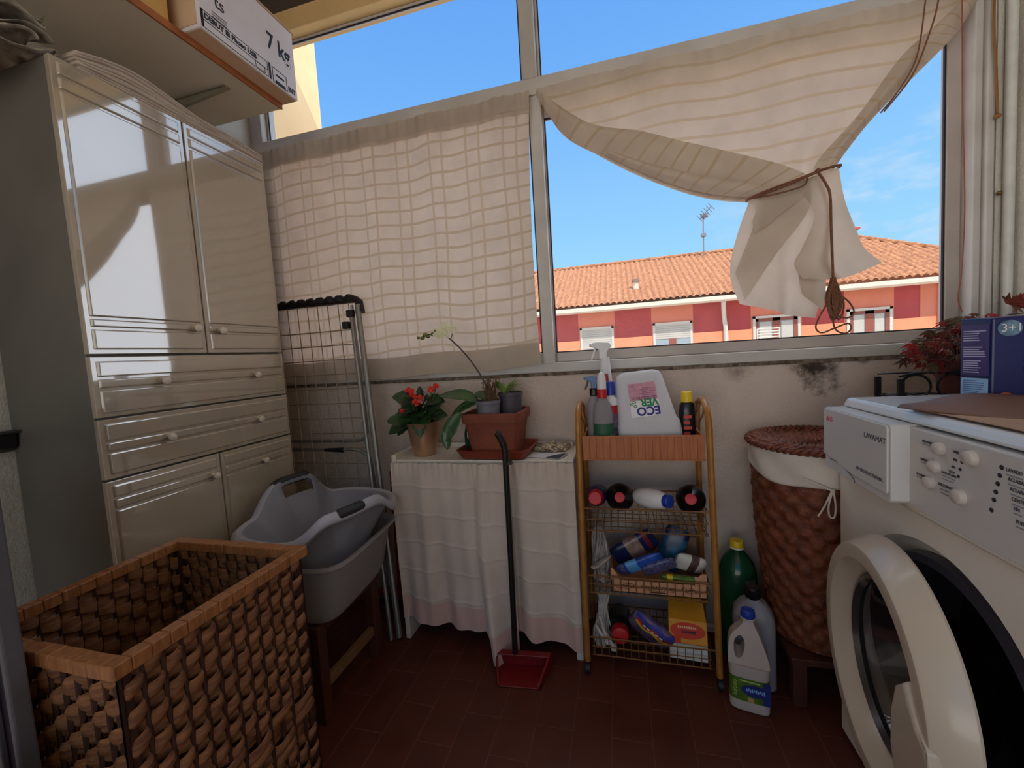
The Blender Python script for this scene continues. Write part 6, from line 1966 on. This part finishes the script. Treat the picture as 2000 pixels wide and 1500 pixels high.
def lc(u, v):
    zt = lerp(1.912, 1.905, u)
    zb = lerp(0.940, 0.957, u) - 0.008 * sin(u * pi)
    z = lerp(zb, zt, v)
    xr = -0.262 - 0.012 * (1 - v) - 0.030 * (1 - v) * v * 1.6
    x = lerp(-1.44, xr, u)
    g = max(0, (v - 0.86) / 0.14)
    y = 1.463 + 0.005 * sin(x * 21 + z * 3) * (0.5 + 0.5 * v) + 0.003 * sin(x * 47 + 2 * z) + 0.0035 * sin(x * 150) * g - 0.010 * (1 - v) * 0.6
    return (x, y, z + 0.004 * sin(x * 16) * (1 - v))


def lcuv(u, v):
    x = lerp(-1.44, -0.28, u)
    z = lerp(0.95, 1.90, v)
    if v > 0.925 or v < 0.065:
        return (0.02, 0.02)
    return (5 + x + 0.006 * sin(z * 9 + x * 4) * u, z + 0.0075 * sin(x * 9 + z * 5) + 0.003 * sin(x * 31) - 0.010 * sin(pi * u) * (1 - v))


m = MB().grid(lc, 260, 120, 0, lcuv)
# folded hem and header: a second layer of the same cloth
def hem(v0, v1, dy):
    def f(u, v):
        p = lc(u, lerp(v0, v1, v))
        return (p[0], p[1] + dy, p[2])
    m.grid(f, 200, 6, 0, lambda u, v: (0.02, 0.02))
hem(0.0, 0.085, -0.0028)
hem(0.925, 1.0, -0.0028)
hem(0.94, 1.0, -0.0045)
tag(m.build('window_curtain', M_curt, loc=(-0.85, 1.46, 0.95), smooth=80), 'flat checked cream curtain covering the left window', 'curtain')

LO = [(-0.240, 1.890), (-0.151, 1.738), (-0.030, 1.645), (0.092, 1.563), (0.210, 1.497), (0.318, 1.454), (0.412, 1.432)]
LI = [(-0.225, 1.890), (-0.066, 1.757), (0.097, 1.700), (0.210, 1.650), (0.322, 1.602), (0.490, 1.526), (0.572, 1.474)]
RO = [(0.985, 1.895), (0.940, 1.818), (0.900, 1.771), (0.749, 1.628), (0.673, 1.537), (0.636, 1.481)]
RI = [(0.955, 1.895), (0.880, 1.830), (0.797, 1.762), (0.699, 1.631), (0.597, 1.522), (0.578, 1.475)]
P3 = lambda pts: [(a, 0, b) for a, b in pts]
LO, LI, RO, RI = map(P3, (LO, LI, RO, RI))
K0, K1 = V((0.412, 0, 1.432)), V((0.636, 0, 1.481))


def main(u, v):
    s = v
    a, b = poly(LO, s), poly(RO, s)
    p = a.lerp(b, u)
    if s < 0.02:
        p.z += 0.03 * sin(pi * min(1, u * 1.0)) * 0 + 0.02
    top = lerp(1.915, 1.912, u)
    k = max(0.0, 1 - s / 0.12)
    p.z = p.z + (top - p.z) * k * k * (3 - 2 * k) * sin(pi * min(1, 0.02 + u)) ** 0.15
    y = 1.466 + 0.004 * sin(p.x * 24) * (1 - s) + 0.014 * s * s * sin(u * 26 + s * 2) + 0.006 * s * sin(u * 11) + 0.003 * sin(p.x * 140) * max(0, 1 - s * 6)
    return (p.x, y, p.z)


def mainuv(u, v):
    p = V(main(u, v))
    return (0.0, p.z + 0.007 * sin(p.x * 14 + p.z * 5) + 0.012 * v * v)


m = MB().grid(main, 150, 120, 0, mainuv)


def flap(A, B, dy, amp, s0=0.0):
    def f(u, v):
        s = lerp(s0, 1, v)
        a, b = poly(A, s), poly(B, s)
        p = a.lerp(b, u)
        y = 1.462 - dy * sin(pi * u * 0.5) - amp * sin(pi * u) - 0.006 * s * sin(u * 9 + s * 5)
        return (p.x, y, p.z)
    m.grid(f, 26, 90, 0, lambda u, v: (0.0, 10 + v * 0.84 + 0.04 * u))


flap(LO, LI, 0.010, 0.016)
# a second turn of the rolled edge on the left
LM = [tuple(V(a).lerp(V(b), 0.55)) for a, b in zip(LO, LI)]
def f2(u, v):
    s = lerp(0.35, 1, v)
    a, b = poly(LO, s), poly(LM, s)
    p = a.lerp(b, u * (0.3 + 0.7 * v))
    return (p.x, 1.446 - 0.012 * sin(pi * u) - 0.004 * v, p.z + 0.004)
m.grid(f2, 14, 60, 0, lambda u, v: (0.0, 10 + v * 0.5))
flap(RO, RI, 0.008, 0.012)


def panel(L, R, y0, amp, fr, seed, bot=0.0, dyb=0.0):
    L, R = P3(L), P3(R)

    def f(u, v):
        a, b = poly(L, v), poly(R, v)
        p = a.lerp(b, u)
        p.z -= bot * sin(pi * u) * v
        y = y0 + (0.004 + amp * v) * sin(u * fr + seed + v * 0.8) + 0.4 * amp * v * sin(u * fr * 2.3 + seed * 2) + dyb * v
        return (p.x, y, p.z)
    m.grid(f, 50, 50, 0, lambda u, v: (0.0, 20.05 + v * 0.010))


panel([(0.412, 1.432), (0.385, 1.358), (0.360, 1.267), (0.358, 1.195), (0.383, 1.120)], [(0.590, 1.470), (0.592, 1.36), (0.600, 1.24), (0.602, 1.13), (0.581, 1.055)], 1.458, 0.016, 9, 0.4, 0.006)
panel([(0.525, 1.456), (0.575, 1.36), (0.545, 1.27), (0.520, 1.22), (0.540, 1.172)], [(0.637, 1.481), (0.648, 1.388), (0.673, 1.296), (0.690, 1.240), (0.728, 1.194)], 1.432, 0.012, 8, 2.0, 0.020, -0.012)
panel([(0.430, 1.436), (0.420, 1.36), (0.395, 1.29), (0.364, 1.215)], [(0.585, 1.470), (0.560, 1.37), (0.47, 1.25), (0.385, 1.124)], 1.440, 0.004, 3, 1.0, 0.0, -0.004)
panel([(0.414, 1.433), (0.420, 1.39), (0.412, 1.36), (0.418, 1.325)], [(0.570, 1.466), (0.540, 1.41), (0.49, 1.375), (0.445, 1.340)], 1.428, 0.003, 3, 0.2)
panel([(0.535, 1.20), (0.540, 1.16), (0.548, 1.13)], [(0.605, 1.19), (0.603, 1.13), (0.594, 1.075)], 1.440, 0.005, 4, 0.2)
tag(m.build('window_curtain', M_curt2, loc=(0.4, 1.46, 1.2), smooth=80), 'cream striped curtain gathered and tied with cord at the right window', 'curtain')

M_cord = mat('brown_cord', rgb(132, 88, 60), 0.8, ns=200, c2=rgb(92, 56, 40))
tc_ = thing('tie_cord', 'brown cord tied round the gathered curtain with a hanging coiled bundle', 'cord', (0.61, 1.41, 1.0))
q = MB()
q.tube(curve([(0.402, 1.452, 1.430), (0.408, 1.424, 1.430), (0.45, 1.410, 1.440), (0.52, 1.406, 1.456), (0.585, 1.404, 1.473), (0.632, 1.412, 1.481), (0.641, 1.445, 1.484)], 30), 0.0038, 7)
q.tube(curve([(0.410, 1.420, 1.427), (0.46, 1.405, 1.435), (0.52, 1.400, 1.450), (0.58, 1.398, 1.470)], 16), 0.0030, 6)
q.tube(curve([(0.410, 1.424, 1.428), (0.45, 1.408, 1.424), (0.50, 1.404, 1.428), (0.54, 1.402, 1.438), (0.547, 1.402, 1.462)], 20), 0.0024, 6)
q.ball((0.572, 1.400, 1.470), 0.007, 8)
q.build('band', M_cord, tc_)
MB().tube(curve([(0.572, 1.399, 1.468), (0.590, 1.396, 1.430), (0.600, 1.395, 1.395), (0.602, 1.395, 1.30), (0.606, 1.395, 1.158)], 24), 0.0034, 7).build('hanging_cord', M_cord, tc_)
q = MB()
rr = random.Random(9)
for k in range(26):
    x0, w_, z1 = rr.uniform(-0.014, 0.014), rr.uniform(0.003, 0.013), rr.uniform(1.040, 1.085)
    y = 1.395 + rr.uniform(-0.012, 0.012)
    z0 = rr.uniform(1.135, 1.165)
    q.tube(curve([(0.607 + x0 * 0.4, y, z0), (0.607 + x0 * 0.9 - w_ * 0.8, y, lerp(z0, z1, 0.6)), (0.609 + x0 * 0.8, y, z1), (0.609 + x0 * 0.9 + w_, y, lerp(z0, z1, 0.6)), (0.607 + x0 * 0.4, y, z0)], 18), 0.0026, 5)
for k in range(4):
    q.tube([(0.607 + 0.011 * cos(a), 1.395 + 0.012 * sin(a), 1.140 - k * 0.006 + 0.003 * sin(a)) for a in [j * pi / 7 for j in range(14)]], 0.0030, 5, True)
q.build('coil', M_cord, tc_)
q = MB()
q.tube(curve([(0.598, 1.393, 1.105), (0.572, 1.392, 1.06), (0.560, 1.392, 1.025), (0.575, 1.392, 1.008), (0.605, 1.392, 1.018), (0.640, 1.392, 1.030), (0.648, 1.392, 1.016), (0.635, 1.392, 1.002), (0.612, 1.392, 1.012), (0.604, 1.392, 1.04), (0.612, 1.392, 1.07)], 50), 0.0024, 6)
q.tube(curve([(0.620, 1.392, 1.115), (0.645, 1.392, 1.088), (0.655, 1.392, 1.06), (0.640, 1.392, 1.046), (0.618, 1.392, 1.052)], 30), 0.0024, 6)
q.build('loose_loops', M_cord, tc_)

GR = 'thin cords hanging at the right window'
tag(MB().tube(curve([(0.850, 1.462, 2.345), (0.838, 1.42, 1.95), (0.833, 1.42, 1.877), (0.814, 1.418, 1.738), (0.775, 1.418, 1.66), (0.733, 1.420, 1.608)], 40), 0.0020, 6).build('blind_cord', M_cord, loc=(0.84, 1.44, 2.3)),
    'thin dark cord before the tied curtain, left of two curving to its edge', 'cord', GR)
tag(MB().tube(curve([(0.875, 1.462, 2.345), (0.861, 1.41, 1.95), (0.856, 1.41, 1.870), (0.840, 1.410, 1.797), (0.800, 1.410, 1.688), (0.737, 1.412, 1.607)], 40), 0.0022, 6).build('blind_cord', M_cord, loc=(0.86, 1.44, 2.3)),
    'thin dark cord before the tied curtain, right of two curving to its edge', 'cord', GR)
tag(MB().tube(curve([(0.93, 1.462, 2.345), (0.915, 1.425, 1.86), (0.919, 1.425, 1.60), (0.927, 1.425, 1.33), (0.922, 1.425, 1.15), (0.915, 1.425, 1.08), (0.925, 1.425, 1.04)], 40), 0.0016, 6).build('blind_cord', mat('red_cord', rgb(150, 84, 66), 0.8), loc=(0.92, 1.44, 2.3)),
    'fine reddish cord hanging straight before the right window jamb', 'cord', GR)
tag(MB().tube(curve([(1.012, 1.462, 2.345), (1.006, 1.459, 1.84), (1.012, 1.459, 1.70), (1.018, 1.459, 1.57)], 30), 0.0030, 6).ball((1.018, 1.459, 1.562), 0.007, 7).build('blind_cord', mat('rust_cord', rgb(140, 92, 48), 0.8), loc=(1.01, 1.46, 2.3)),
    'rust coloured cord on the window jamb ending in a small knot', 'cord', GR)
